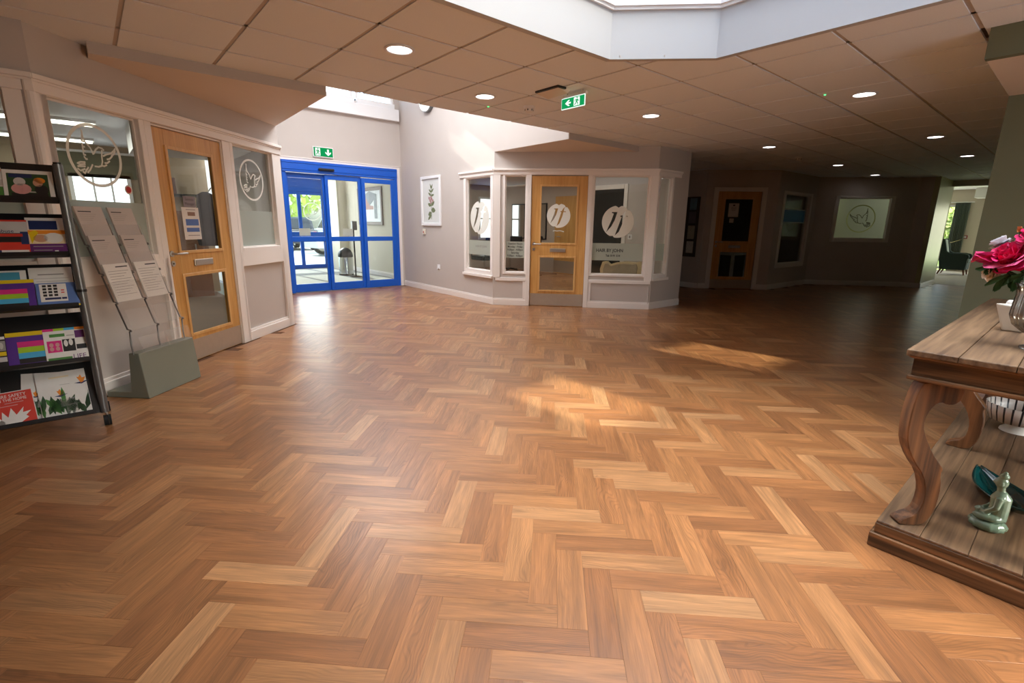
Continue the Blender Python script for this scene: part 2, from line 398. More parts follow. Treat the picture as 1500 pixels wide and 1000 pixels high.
def plank_mesh():
    w, l, t, b = W_/2-G, L_/2-G, 0.004, 0.0003
    v = [(-l, -w, -t), (l, -w, -t), (l, w, -t), (-l, w, -t), (-l, -w, -b), (l, -w, -b), (l, w, -b), (-l, w, -b), (-l+b, -w+b, 0), (l-b, -w+b, 0), (l-b, w-b, 0), (-l+b, w-b, 0)]
    f = [(8, 9, 10, 11), (4, 5, 9, 8), (5, 6, 10, 9), (6, 7, 11, 10), (7, 4, 8, 11), (0, 1, 5, 4), (1, 2, 6, 5), (2, 3, 7, 6), (3, 0, 4, 7)]
    return v, f
PV, PF = plank_mesh()
def finish_planks(me, uvs, rnds):
    ul = me.uv_layers.new(name='UVMap'); at = me.attributes.new('rnd', 'FLOAT', 'POINT')
    for lp in me.loops: ul.data[lp.index].uv = uvs[lp.vertex_index]
    at.data.foreach_set('value', rnds); me.materials.append(MATS['oak_plank'])
cells = []
for i in range(-150, 150):
    for j in range(-40, 40):
        base = Vector((i*W_+j*L_, -i*W_+j*L_))
        for vert in (0, 1):
            c = base+(Vector((W_/2, -L_/2)) if vert else Vector((W_+L_/2, -W_/2)))
            w = P_ANCHOR+HX*c.x+HY*c.y
            if not inside((w.x, w.y), HALL): continue
            d = Vector((w.x, w.y, -CAM_H)); z = d.dot(FWD)
            vis = False; sz = 0
            if z > 0.2:
                px, py = 750+712.19*d.dot(RT)/z, 500-712.19*d.dot(UP)/z
                vis = -20 < px < 1520 and py < 1030; sz = CAM_H/(d.length**3)
            cells.append((sz if vis else 0, w, vert))
cells.sort(key=lambda c: -c[0])
ANG_H = math.atan2(HX.y, HX.x); ANG_V = math.atan2(-HY.y, -HY.x)
pm = bpy.data.meshes.new('plank'); pm.from_pydata(PV, [], PF)
finish_planks(pm, [(v[0], v[1]) for v in PV], [0.0]*len(PV))
for sz, w, vert in cells[:300]:
    o = bpy.data.objects.new('plank', pm); C.objects.link(o); o.parent = floor; o.location = (w.x, w.y, 0)
    o.rotation_euler = (0, 0, (ANG_V if vert else ANG_H)+(math.pi if random.random() < 0.5 else 0))
V_, F_, U_, R_ = [], [], [], []
for sz, w, vert in cells[300:]:
    a = (ANG_V if vert else ANG_H)+(math.pi if random.random() < 0.5 else 0); c_, s_ = math.cos(a), math.sin(a); r = random.random(); b0 = len(V_)
    for v in PV: V_.append((w.x+v[0]*c_-v[1]*s_, w.y+v[0]*s_+v[1]*c_, v[2])); U_.append((v[0], v[1])); R_.append(r)
    F_ += [tuple(k+b0 for k in f) for f in PF]
me = bpy.data.meshes.new('far_planks'); me.from_pydata(V_, [], F_); finish_planks(me, U_, R_)
o = bpy.data.objects.new('far_planks', me); C.objects.link(o); o.parent = floor; o['kind'] = 'stuff'

# ------------------------------------------------------------------ ceiling with lay-in tiles and octagonal skylight
OX0, OX1, OY0, OY1, OC = -2.515, 0.50, 0.55, 3.57, 0.53
OCT = [(OX0, OY0+OC), (OX0+OC, OY0), (OX1-OC, OY0), (OX1, OY0+OC), (OX1, OY1-OC), (OX1-OC, OY1), (OX0+OC, OY1), (OX0, OY1-OC)]
def clip(poly, a, b, c, keep_in):
    """half plane a*x+b*y<=c"""
    out = []; n = len(poly)
    for i in range(n):
        p, q = poly[i], poly[(i+1) % n]; dp, dq = a*p[0]+b*p[1]-c, a*q[0]+b*q[1]-c
        if not keep_in: dp, dq = -dp, -dq
        if dp <= 0: out.append(p)
        if dp*dq < 0:
            t = dp/(dp-dq); out.append((p[0]+t*(q[0]-p[0]), p[1]+t*(q[1]-p[1])))
    return out
def area(p): return abs(sum(p[i][0]*p[(i+1) % len(p)][1]-p[(i+1) % len(p)][0]*p[i][1] for i in range(len(p))))/2 if len(p) > 2 else 0
HP = []
for (x0, y0), (x1, y1) in zip(OCT, OCT[1:]+OCT[:1]):        # outward half planes of the octagon
    a, b = (y1-y0), -(x1-x0); n = math.hypot(a, b); HP.append((a/n, b/n, (a*x0+b*y0)/n))
TX0, TY0, T6, GAP = -3.0725, 0.922, 0.6, 0.013
ceiling = sempty('ceiling', (0, 0, CEIL), 'suspended ceiling of square beige lay-in tiles in a recessed grid')
tees = MB()
for j in range(-3, 11):
    x = TX0+j*T6
    if x < -4.69: continue
    y0, y1 = -4.0, 16.0
    if OX0 < x < OX1:
        # stop at the skylight
        ys = sorted((hp[2]-hp[0]*x)/hp[1] for hp in HP if abs(hp[1]) > 1e-6 and all(g[0]*x+g[1]*((hp[2]-hp[0]*x)/hp[1]) <= g[2]+1e-6 for g in HP))
        if len(ys) >= 2: tees.box(x-GAP-.004, x+GAP+.004, y0, ys[0], CEIL+.007, CEIL+.018).box(x-GAP-.004, x+GAP+.004, ys[-1], y1 if x < -0.7 else 4.24, CEIL+.007, CEIL+.018); continue
    tees.box(x-GAP-.004, x+GAP+.004, y0, y1 if x < -0.7 else 4.24, CEIL+.007, CEIL+.018)
for i in range(-9, 26):
    y = TY0+i*T6
    if OY0 < y < OY1:
        xs = sorted((hp[2]-hp[1]*y)/hp[0] for hp in HP if abs(hp[0]) > 1e-6 and all(g[0]*((hp[2]-hp[1]*y)/hp[0])+g[1]*y <= g[2]+1e-6 for g in HP))
        if len(xs) >= 2: tees.box(-4.69, xs[0], y-GAP-.004, y+GAP+.004, CEIL+.007, CEIL+.018).box(xs[-1], 3.0, y-GAP-.004, y+GAP+.004, CEIL+.007, CEIL+.018); continue
    tees.box(-4.69 if not 7.5 < y < 11 else -6.0, 3.0 if y < 4.24 else -0.64, y-GAP-.004, y+GAP+.004, CEIL+.007, CEIL+.018)
tees.build('ceiling_grid', 'tee', ceiling)
CHALL = [(-4.7, 1.7), (-4.4, -0.2), (-4.4, -4.1), (3.1, -4.1), (3.1, 4.3), (-0.6, 4.3), (-0.6, 16.1), (-2.4, 16.1), (-2.4, 14.4), (-4.3, 13.0), (-4.4, 11), (-5.5, 9.98), (-6.0, 9.98), (-6.0, 7.5), (-4.4, 7.5), (-4.4, 6.6), (-4.7, 6.3)]
tile_me = None
def tile_prism(polys, name):
    mb = MB()
    for p in polys: mb.prism(p, CEIL, CEIL+.014)
    return mb.build(name, 'tile', ceiling)
for i in range(-9, 27):
    for j in range(-6, 11):
        x0, x1, y0, y1 = TX0+j*T6+GAP, TX0+(j+1)*T6-GAP, TY0+i*T6+GAP, TY0+(i+1)*T6-GAP
        if x0 < -4.69 < x1 and y0 < 7.2: x0 = -4.69
        if y0 > 4.24 and x0 > -0.63: continue
        if y0 < 4.24 < y1 and x0 > -0.63: y1 = 4.238
        if x1 > -0.63 > x0 and y0 > 4.24: x1 = -0.63
        if x1 <= x0+.02: continue
        cs = [(x0, y0), (x1, y0), (x1, y1), (x0, y1)]
        if not any(inside(c, CHALL) for c in cs+[((x0+x1)/2, (y0+y1)/2)]): continue
        inn = [all(a*x+b*y <= c for a, b, c in HP) for x, y in cs]
        rem = cs; pieces = []
        for a, b, c in HP:
            out = clip(rem, a, b, c, False)
            if area(out) > 1e-5: pieces.append(out)
            rem = clip(rem, a, b, c, True)
            if area(rem) < 1e-5: rem = []; break
        if rem and len(pieces):
            tile_prism(pieces, 'ceiling_tile')
        elif rem and not pieces:
            continue
        else:
            full = abs((x1-x0)-(T6-2*GAP)) < 1e-4 and abs((y1-y0)-(T6-2*GAP)) < 1e-4
            if not full: tile_prism([cs], 'ceiling_tile'); continue
            if tile_me is None:
                h = T6/2-GAP; mb = MB().box(-h, h, -h, h, 0, .014); t0 = mb.build('ceiling_tile', 'tile'); tile_me = t0.data; o = t0
            else:
                o = bpy.data.objects.new('ceiling_tile', tile_me); C.objects.link(o)
            o.parent = ceiling; o.location = ((x0+x1)/2, (y0+y1)/2, 0)
tile_prism([[(-4.688, -.20), (-4.688, .17), (-4.92, .17)]], 'ceiling_tile')
# roof deck above the tiles, open over the skylight
dk = MB()
D_ = .045
for q in ([(-4.7, -4.1), (OX0-D_, -4.1), (OX0-D_, 16.1), (-4.7, 16.1)], [(OX1+D_, -4.1), (3.1, -4.1), (3.1, 16.1), (OX1+D_, 16.1)], [(OX0-D_, -4.1), (OX1+D_, -4.1), (OX1+D_, OY0-D_), (OX0-D_, OY0-D_)], [(OX0-D_, OY1+D_), (OX1+D_, OY1+D_), (OX1+D_, 16.1), (OX0-D_, 16.1)], [(-6.2, 6.3), (-4.7, 6.3), (-4.7, 16.1), (-6.2, 16.1)]):
    dk.prism(q, CEIL+.06, CEIL+.12)
dk.build('roof_deck', 'tee', ceiling)
# skylight well
well = MB()
def ring_wall(mb, poly, z0, z1, t):
    n = len(poly); cx = sum(p[0] for p in poly)/n; cy = sum(p[1] for p in poly)/n
    for i in range(n):
        p, q = Vector(poly[i]), Vector(poly[(i+1) % n]); u = (q-p).normalized(); nn = Vector((u.y, -u.x))
        if nn.dot(Vector((cx, cy))-p) > 0: nn = -nn
        a, b = p+nn*t-u*t*.41, q+nn*t+u*t*.41
        mb.hexa([(p.x, p.y, z0), (q.x, q.y, z0), (b.x, b.y, z0), (a.x, a.y, z0), (p.x, p.y, z1), (q.x, q.y, z1), (b.x, b.y, z1), (a.x, a.y, z1)])
def oct_in(d): 
    k = d*(2-math.sqrt(2))
    x0, x1, y0, y1, c = OX0+d, OX1-d, OY0+d, OY1-d, OC-k
    return [(x0, y0+c), (x0+c, y0), (x1-c, y0), (x1, y0+c), (x1, y1-c), (x1-c, y1), (x0+c, y1), (x0, y1-c)]
ring_wall(well, oct_in(.007), CEIL-.006, 4.5, .05)
wsk = struct(well.build('wall_skylight', mat('well_paint', (190, 191, 194), .6, noise=.01, scale=2)), 'white octagonal skylight well rising above the tiled ceiling')
tm = MB(); ring_wall(tm, oct_in(.042), 2.785, 2.83, .035); ring_wall(tm, oct_in(.027), 2.765, 2.785, .02); tm.build('skylight_moulding', 'white_paint', wsk)
gb = MB()
for k in range(1, 4):
    x = OX0+(OX1-OX0)*k/4; gb.box(x-.03, x+.03, OY0, OY1, 4.5, 4.58); y = OY0+(OY1-OY0)*k/4; gb.box(OX0, OX1, y-.03, y+.03, 4.5, 4.58)
gb.build('glazing_bars', 'white_paint', wsk)
MB().prism(OCT, 4.54, 4.55).build('rooflight_pane', 'glass', wsk)

# ------------------------------------------------------------------ generic joinery
def skirting(name, f, s0, s1, d=0.0):
    mb = MB().wb(f, s0, s1, d, d+.016, 0, .09).wb(f, s0, s1, d, d+.010, .09, .112)
    return struct(mb.build(name, 'trim_paint', bevel=.002))
def moulding(name, f, s0, s1, z0=2.05, z1=HEAD, d=0.0):
    mb = MB().wb(f, s0, s1, d, d+.022, z0, z1-.03).wb(f, s0-.0, s1+.0, d, d+.045, z1-.03, z1).wb(f, s0, s1, d, d+.032, z1-.045, z1-.03)
    return struct(mb.build(name, 'trim_paint', bevel=.003))
def door(name, f, s0, s1, label, hinge_right=True, notices=None, frame=.07):
    """oak door with two vision panels, kick plate, letter plate and lever"""
    w = s1-s0; m = .135*w/.87; D0, D1 = -.055, -.012
    A0, A1 = s0+.155*w, s1-.165*w
    lf = MB()
    lf.wb(f, s0, A0, D0, D1, .005, 2.035).wb(f, A1, s1, D0, D1, .005, 2.035)
    lf.wb(f, A0, A1, D0, D1, .005, .245).wb(f, A0, A1, D0, D1, .81, 1.0).wb(f, A0, A1, D0, D1, 1.9, 2.035)
    root = struct(lf.build(name, 'door_wood', bevel=.002), label)
    for z0, z1 in ((.245, .81), (1.0, 1.9)):
        b = .022; bd = MB()
        bd.wb(f, A0-.006, A0+b, D1-.002, D1+.010, z0-.006, z1+.006).wb(f, A1-b, A1+.006, D1-.002, D1+.010, z0-.006, z1+.006)
        bd.wb(f, A0+b, A1-b, D1-.002, D1+.010, z0-.006, z0+b).wb(f, A0+b, A1-b, D1-.002, D1+.010, z1-b, z1+.006)
        bd.build('glazing_bead', 'bead_wood', root, bevel=.002)
        MB().wb(f, A0, A1, -.036, -.030, z0, z1).build('vision_panel', 'glass', root)
    MB().wb(f, s0+.004, s1-.004, D1, D1+.003, .012, .205).build('kick_plate', 'satin_plate', root)
    c = (s0+s1)/2
    lp = MB().wb(f, c-.125, c+.125, D1, D1+.012, .875, .935).build('letter_plate', 'satin_plate', root, bevel=.004)
    MB().wb(f, c-.115, c+.115, D1+.010, D1+.016, .884, .926).build('flap', 'steel', lp)
    hs = s0+.05 if hinge_right else s1-.05; sg = 1 if hinge_right else -1
    h = MB(); h.tube([f.pt(hs, D1, 1.0), f.pt(hs, D1+.05, 1.0), f.pt(hs+sg*.015, D1+.058, 1.0), f.pt(hs+sg*.12, D1+.058, 1.0)], .009, 10)
    h.tube([f.pt(hs, D1, 1.0), f.pt(hs, D1+.008, 1.0)], .026, 16)
    h.build('door_handle', 'steel', root)
    MB().tube([f.pt(hs, D1, .915), f.pt(hs, D1+.008, .915)], .024, 16).build('lock_escutcheon', 'steel', root)
    MB().tube([f.pt(hs, D1+.008, .915), f.pt(hs, D1+.010, .915)], .007, 10).build('keyhole', 'black_plastic', root)
    return root
def window(name, f, s0, s1, z0, z1, label, border=.045, frost=None, sill=False, d=-.05):
    b = border; mb = MB()
    mb.wb(f, s0-b, s0, -.075, .012, z0-b, z1+b*.6).wb(f, s1, s1+b, -.075, .012, z0-b, z1+b*.6)
    mb.wb(f, s0, s1, -.075, .012, z1, z1+b*.6).wb(f, s0, s1, -.075, .012, z0-b, z0)
    root = struct(mb.build(name, 'trim_paint', bevel=.004), label)
    MB().wb(f, s0, s1, d-.003, d+.003, z0, z1).build('pane', 'glass', root)
    gbd = MB().wb(f, s0, s0+.012, d+.003, d+.02, z0, z1).wb(f, s1-.012, s1, d+.003, d+.02, z0, z1).wb(f, s0+.012, s1-.012, d+.003, d+.02, z1-.012, z1).wb(f, s0+.012, s1-.012, d+.003, d+.02, z0, z0+.012)
    gbd.build('glazing_bead', 'trim_paint', root)
    if frost: MB().wb(f, s0, s1, d+.0035, d+.0045, frost[0], frost[1]).build('frosted_film', 'frost' if len(frost) < 3 else frost[2], root)
    if sill: MB().wb(f, s0-b-.01, s1+b+.01, -.02, .045, z0-b-.045, z0-b).build('window_sill', 'trim_paint', root, bevel=.004)
    return root
DOVE = [[(-0.36, 0.74), (-0.36, 0.55), (-0.30, 0.38), (-0.15, 0.23), (-0.08, 0.04)], [(-0.05, 0.07), (0.04, 0.20), (0.16, 0.29), (0.29, 0.27), (0.34, 0.22)],
 [(0.27, 0.20), (0.23, 0.02), (0.22, -0.16), (0.16, -0.30), (0.04, -0.34), (-0.09, -0.34)], [(0.29, 0.03), (0.43, 0.10), (0.60, 0.15), (0.74, 0.26), (0.80, 0.33)],
 [(0.79, 0.27), (0.72, 0.15), (0.61, 0.07)], [(0.63, 0.06), (0.52, -0.03), (0.42, -0.06)], [(0.50, -0.11), (0.40, -0.18), (0.31, -0.19)], [(0.36, -0.25), (0.26, -0.30), (0.20, -0.29)],
 [(-0.38, 0.58), (-0.41, 0.40), (-0.35, 0.39)], [(-0.42, 0.33), (-0.42, 0.22), (-0.35, 0.23)], [(-0.42, 0.19), (-0.42, 0.10), (-0.36, 0.10)], [(-0.43, 0.05), (-0.42, -0.02), (-0.36, -0.02)],
 [(-0.42, -0.08), (-0.37, -0.15), (-0.33, -0.14)], [(-0.43, -0.25), (-0.59, -0.26), (-0.70, -0.31), (-0.63, -0.34), (-0.44, -0.31)], [(-0.45, -0.38), (-0.70, -0.40)],
 [(-0.72, -0.48), (-0.63, -0.53), (-0.47, -0.46)], [(-0.55, -0.55), (-0.50, -0.60), (-0.42, -0.49), (-0.34, -0.40)], [(-0.39, -0.56), (-0.29, -0.47), (-0.17, -0.30)]]
def dove(f, c, r, d, parent, flip=1, w=.014, open_ring=False, m='decal'):
    """ring emblem with a line-drawn dove; flip=-1 where the wall coordinate runs right to left"""
    mb = MB(); ro, ri = r, r-w*1.15
    if open_ring:
        for a0, a1 in ((math.radians(-100), math.radians(95)),):
            o_ = [(c[0]+flip*ro*math.cos(a0+(a1-a0)*k/30), c[1]+ro*math.sin(a0+(a1-a0)*k/30)) for k in range(31)]
            i_ = [(c[0]+flip*ri*math.cos(a1-(a1-a0)*k/30), c[1]+ri*math.sin(a1-(a1-a0)*k/30)) for k in range(31)]
            mb.fill(f, [o_+i_], d)
    else: mb.fill(f, [circle(c, ro), circle(c, ri)], d)
    for st in DOVE: mb.stroke(f, [(c[0]+flip*x*r, c[1]+y*r) for x, y in st], w*.62, d, d+.0006)
    return mb.build('dove_emblem', m, parent)
def jf_logo(f, c, r, d, parent, flip=1):
    def P(l): return [(c[0]+flip*x*r, c[1]+y*r) for x, y in l]
    out = []
    for k in range(64):
        a = 2*math.pi*k/64; x, y = math.cos(a), math.sin(a)
        for bx, by, br in ((0.0, 1.02, .17), (-.32, -.98, .13), (.62, .80, .12)):
            dd = math.hypot(x-bx, y-by)
            if dd < br:
                x, y = x*(1-(br-dd)*.9), y*(1-(br-dd)*.9)
        out.append((x, y))
    j = [(-.40, .60), (-.06, .60), (-.10, .46), (-.20, .10), (-.40, -.30), (-.70, -.66), (-.56, -.30), (-.40, .10), (-.28, .50), (-.40, .54)]
    fl = [(.56, .74), (.38, .62), (.26, .40), (.14, .38), (.14, .31), (.23, .31), (.10, -.10), (-.14, -.86), (.10, -.62), (.30, -.10), (.40, .31), (.60, .31), (.60, .38), (.42, .38), (.46, .60)]
    return MB().fill(f, [P(out), P(j), P(fl)], d).build('round_logo', 'decal', parent)

# ------------------------------------------------------------------ walls of the hall
TH = .10
# office screen wall (s: 0 at entrance corner, 2.79 at the bend)
OS1 = 2.79
w = MB()
w.wb(FO, -.07, OS1, -TH, 0, HEAD-.02, CEIL+.1)                            # above the moulding
w.wb(FO, -.07, .055, -TH, 0, 0, HEAD).wb(FO, .875, .985, -TH, 0, 0, HEAD) # posts
w.wb(FO, 1.88, 1.935, -TH, 0, 0, HEAD).wb(FO, 2.75, OS1+.04, -TH, 0, 0, HEAD)
w.wb(FO, .055, .875, -TH, -.02, 0, .97).wb(FO, 1.935, 2.75, -TH, -.02, 0, .97)
w.wb(FO, .985, 1.88, -TH, 0, 2.05, HEAD)
wall_office = struct(w.build('wall_office', 'wall_paint'), 'taupe office screen wall set at an angle')
tr = MB()
for a, b in ((.045, .87), (1.935, 2.74)):                                  # white joinery frame of the dado panels
    tr.wb(FO, a-.05, a+.012, -.02, .012, 0, .97).wb(FO, b-.012, b+.03, -.02, .012, 0, .97).wb(FO, a+.012, b-.012, -.02, .012, .815, .97).wb(FO, a+.012, b-.012, -.02, .012, 0, .10)
    tr.wb(FO, a+.012, b-.012, -.02, -.004, .10, .125)
tr.wb(FO, .875, .99, 0, .012, 0, 2.06).wb(FO, 1.865, 1.935, 0, .012, 0, 2.06).wb(FO, -.07, .06, 0, .012, 0, 2.06).wb(FO, 2.70, OS1, 0, .012, 0, 2.06)
tr.wb(FO, .985, 1.0, -TH, .0, 0, 2.05).wb(FO, 1.866, 1.88, -TH, 0, 0, 2.05).wb(FO, 1.0, 1.866, -TH, 0, 2.04, 2.055)
struct(tr.build('trim_1', 'trim_paint', bevel=.003))
moulding('trim_2', FO, -.07, OS1+.01, 2.06, 2.165)
window_1 = window('window_1', FO, .105, .825, 1.01, 2.055, 'tall office screen window with frosted lower half beside the blue entrance', .05, (1.01, 1.40))
window_2 = window('window_2', FO, 1.985, 2.70, 1.01, 2.055, 'office screen window with white dove emblem above the leaflet stand', .05, (1.01, 1.415))
dove(FO, (.46, 1.73), .22, -.0455, window_1, -1, .017)
dove(FO, (2.36, 1.735), .22, -.0455, window_2, -1, .019)
door_1 = door('door_1', FO, 1.0, 1.866, 'oak office door with glazed panels and taped notices', hinge_right=False)
# office front behind the rack
w = MB().wb(FL, -.02, 3.45, -TH, 0, HEAD-.02, CEIL+.1).wb(FL, -.02, .1, -TH, 0, 0, HEAD).wb(FL, .1, 3.45, -TH, -.02, 0, .97).wb(FL, .95, 1.1, -TH, 0, .97, HEAD).wb(FL, 1.95, 3.45, -TH, 0, .97, HEAD)
struct(w.build('wall_left', 'wall_paint'))
tr = MB().wb(FL, 0, .13, 0, .014, 0, 2.06).wb(FL, .1, 3.4, -.02, .012, .815, .97).wb(FL, .1, 3.4, -.02, .012, 0, .10)
for a in (.9, 1.95, 2.9): tr.wb(FL, a, a+.12, -.02, .012, .1, .815)
struct(tr.build('trim_3', 'trim_paint', bevel=.003)); moulding('trim_4', FL, -.02, 3.4, 2.06, 2.165)
window('window_3', FL, .13, .92, 1.01, 2.055, 'office front window behind the brochure rack', .045, (1.01, 1.415))
struct(MB().lathe([(.03, 0), (.03, 2.06)], (-4.515, -.157, 0), 10, False).build('trim_14', 'trim_paint'))
# soffits over the two splayed screens
struct(MB().prism([(-4.69, .17), (-4.69, 1.79), (-6.53, 1.86), (-4.9, .17)], 2.385, CEIL+.1).build('wall_soffit_office', 'soffit'))
struct(MB().prism([(-4.69, 4.936), (-4.69, 6.46), (-6.28, 4.9695)], 2.385, CEIL+.1).build('wall_soffit_salon', 'soffit'))
struct(MB().box(-4.70, -4.684, .17, 1.79, 2.386, CEIL).build('trim_5', 'wall_paint')); struct(MB().box(-4.70, -4.684, 4.934, 6.46, 2.386, CEIL).build('trim_6', 'wall_paint'))
# entrance hall (high space)
HI = 4.30
w = MB().box(-9.55, -6.5, 1.70, 1.80, 0, HI).box(-6.56, -4.70, 1.70, 1.79, CEIL-.07, HI)
struct(w.build('wall_entrance_left', 'wall_paint'))
struct(MB().box(-4.68, -4.60, 1.70, 5.0, CEIL+.02, HI).build('wall_entrance_front', 'wall_paint'))
BX = -9.43
w = MB().wb(FB, 1.7, 2.70, -.14, 0, 0, 3.5).wb(FB, 4.925, 5.08, -.14, 0, 0, HI).wb(FB, 2.70, 4.925, -.14, 0, 2.352, 3.5).wb(FB, 1.7, 4.925, -.14, 0, 4.18, HI)
w.wb(FB, 1.7, 1.84, -.14, 0, 3.5, 4.18).wb(FB, 2.6, 2.7, -.14, 0, 3.5, 4.18)
struct(w.build('wall_entrance', 'wall_paint'))
tr = MB().wb(FB, 2.63, 2.705, 0, .018, 0, 2.40).wb(FB, 4.918, 4.99, 0, .018, 0, 2.40).wb(FB, 2.705, 4.918, 0, .018, 2.345, 2.40).wb(FB, 2.63, 4.99, .018, .028, 2.385, 2.40)
struct(tr.build('trim_7', 'trim_paint', bevel=.003))
tr = MB().wb(FB, 1.8, 4.98, 0, .10, 3.24, 3.45)
struct(tr.build('trim_8', 'white_paint', bevel=.004))
for k, (a, b, lab) in enumerate(((1.84, 2.6, 'hidden clerestory window high above the entrance'), (2.7, 4.10, 'wide white clerestory window high above the blue entrance'), (4.16, 4.92, 'clear clerestory window high in the entrance corner'))):
    mb = MB().wb(FB, a, a+.05, -.10, -.03, 3.5, 4.18).wb(FB, b-.05, b, -.10, -.03, 3.5, 4.18).wb(FB, a, b, -.10, -.03, 4.13, 4.18).wb(FB, a, b, -.10, .04, 3.45, 3.55)
    wn = struct(mb.build('window_%d' % (4+k), 'white_paint', bevel=.003), lab)
    MB().wb(FB, a+.05, b-.05, -.07, -.064, 3.55, 4.13).build('pane', 'opal' if k == 1 else 'glass', wn)
struct(MB().box(-9.55, -4.6, 1.7, 5.08, HI, HI+.08).build('ceiling_entrance', 'white_paint'))
# entrance right wall, carrying on above the salon soffit
w = MB().wb(FW, -9.43, -7.14, -TH, 0, 0, HI).wb(FW, -7.14, -6.28, -TH, 0, HEAD-.02, HI).wb(FW, -7.14, -6.28, -TH, 0, 0, .477).wb(FW, -6.33, -6.28, -TH, 0, .46, HEAD)
w.wb(FW, -6.28, -4.69, -TH, 0, 2.387, HI)
struct(w.build('wall_entrance_right', 'wall_paint'))
skirting('baseboard_entrance_right', FW, -9.43, -6.28)
moulding('trim_9', FW, -7.25, -6.28, 2.05, HEAD)
window_7 = window('window_7', FW, -7.07, -6.375, .545, 2.035, 'narrow salon side window with ghosted logo facing the entrance', .07, (.79, 1.03, 'frost_band'), True)
# salon front
SL = FS.len
w = MB().wb(FS, 0, SL, -TH, 0, HEAD-.02, CEIL+.1).wb(FS, -.02, .145, -TH, 0, 0, HEAD).wb(FS, .535, .585, -TH, 0, 0, HEAD).wb(FS, 1.46, 1.52, -TH, 0, 0, HEAD).wb(FS, SL-.08, SL+.02, -TH, 0, 0, HEAD)
w.wb(FS, .145, .535, -TH, 0, 0, .512).wb(FS, 1.52, SL-.08, -TH, 0, 0, .512).wb(FS, .585, 1.46, -TH, 0, 2.045, HEAD)
struct(w.build('wall_salon_front', 'wall_paint'))
moulding('trim_10', FS, -.01, SL+.01, 2.05, HEAD)
tr = MB()
for a, b in ((.52, .585), (1.46, 1.53)): tr.wb(FS, a, b, 0, .02, 0, 2.06)
for a, b, m_ in ((.02, .52, 0), (1.53, SL, 1)):
    tr.wb(FS, a, b, 0, .018, .40, .455)
tr.wb(FS, .475, .52, 0, .014, .11, .40).wb(FS, 1.53, 1.575, 0, .014, .11, .40)
tr.wb(FS, -.015, .10, 0, .02, .455, 2.06).wb(FS, SL-.10, SL+.015, 0, .02, .455, 2.06)
struct(tr.build('trim_11', 'trim_paint', bevel=.004))
skirting('baseboard_salon_left', FS, 0, .52); skirting('baseboard_salon_right', FS, 1.53, SL+.01)
window_8 = window('window_8', FS, .175, .50, .545, 2.035, 'narrow salon window with opening hours on a frosted band', .035, (.77, 1.03, 'frost_band'))
window_9 = window('window_9', FS, 1.56, 2.375, .545, 2.035, 'wide salon window with round logo and lettering on a frosted band', .035, (.76, 1.03, 'frost_band'))
door_2 = door('door_2', FS, .59, 1.457, 'oak salon door with round white logo on its glass')
jf_logo(FS, (1.02, 1.44), .185, -.028, door_2)
MB().stroke(FS, [(.94, 1.205), (.97, 1.212), (1.0, 1.205), (1.04, 1.212), (1.07, 1.208), (1.11, 1.196)], .012, -.029, -.028).build('script_mark', 'film_white', door_2)
jf_logo(FS, (1.945, 1.36), .245, -.044, window_9)
jf_logo(FW, (-6.74, 1.40), .27, -.044, window_7)
text_on('HAIR BY JOHN', .072, lambda a, b: FS.pt(1.845+a, -.043, .915+b), 'ink', window_9, sx=.9, bold=.0016)
text_on('Tel: 0191 514', .045, lambda a, b: FS.pt(1.90+a, -.043, .835+b), 'ink', window_9, sx=.9, bold=.0016)
for k, tx in enumerate(('Opening Hours', 'Monday - Friday', '9.00am - 4.00pm', 'Saturday', '9.00am - 4.00pm')):
    text_on(tx, .044, lambda a, b, z=.995-.048*k: FS.pt(.3375+a, -.043, z+b), 'ink', window_8, sx=.85, bold=.0008)
text_on('HAIR BY JOHN', .05, lambda a, b: FW.pt(-6.70+a, -.043, .93+b), 'ink_grey', window_7)
# salon right face and end wall
EL = FE.len
w = MB().wb(FE, 0, EL, -TH, 0, HEAD-.02, CEIL+.1).wb(FE, -.02, .03, -TH, 0, 0, HEAD).wb(FE, .42, EL, -TH, 0, 0, HEAD).wb(FE, .03, .43, -TH, 0, 0, .502)
w.box(-6.5, -4.53, 7.43, 7.53, 0, CEIL+.1)
struct(w.build('wall_salon_side', 'wall_paint'))
skirting('baseboard_salon_side', FE, 0, EL); moulding('trim_12', FE, -.01, .60, 2.05, HEAD)
window_10 = window('window_10', FE, .07, .385, .545, 2.035, 'slim salon return window on the corridor side', .045, (.76, 1.03, 'frost_band'), True)
# corridor alcove, far door, far windows
struct(MB().box(-6.0, -5.9, 7.54, 9.97, 0, CEIL+.1).build('wall_alcove', 'wall_paint'))
struct(MB().wb(FA, -6.0, -5.46, -TH, 0, 0, CEIL+.1).build('wall_alcove_far', 'wall_paint')); skirting('baseboard_alcove', FA, -5.9, -5.47)
DL = FD.len
w = MB().wb(FD, 0, .27, -TH, 0, 0, CEIL+.1).wb(FD, 1.165, DL, -TH, 0, 0, CEIL+.1).wb(FD, .27, 1.165, -TH, 0, 2.045, CEIL+.1)
struct(w.build('wall_far_door', 'wall_paint'))
tr = MB().wb(FD, .18, .275, 0, .018, 0, 2.12).wb(FD, 1.16, 1.255, 0, .018, 0, 2.12).wb(FD, .275, 1.16, 0, .018, 2.035, 2.12)
struct(tr.build('trim_13', 'trim_paint', bevel=.004)); skirting('baseboard_far_door_left', FD, 0, .18); skirting('baseboard_far_door_right', FD, 1.255, DL)
door_3 = door('door_3', FD, .28, 1.155, 'shaded oak door with a white notice at the dark corridor end')
NL = FN.len
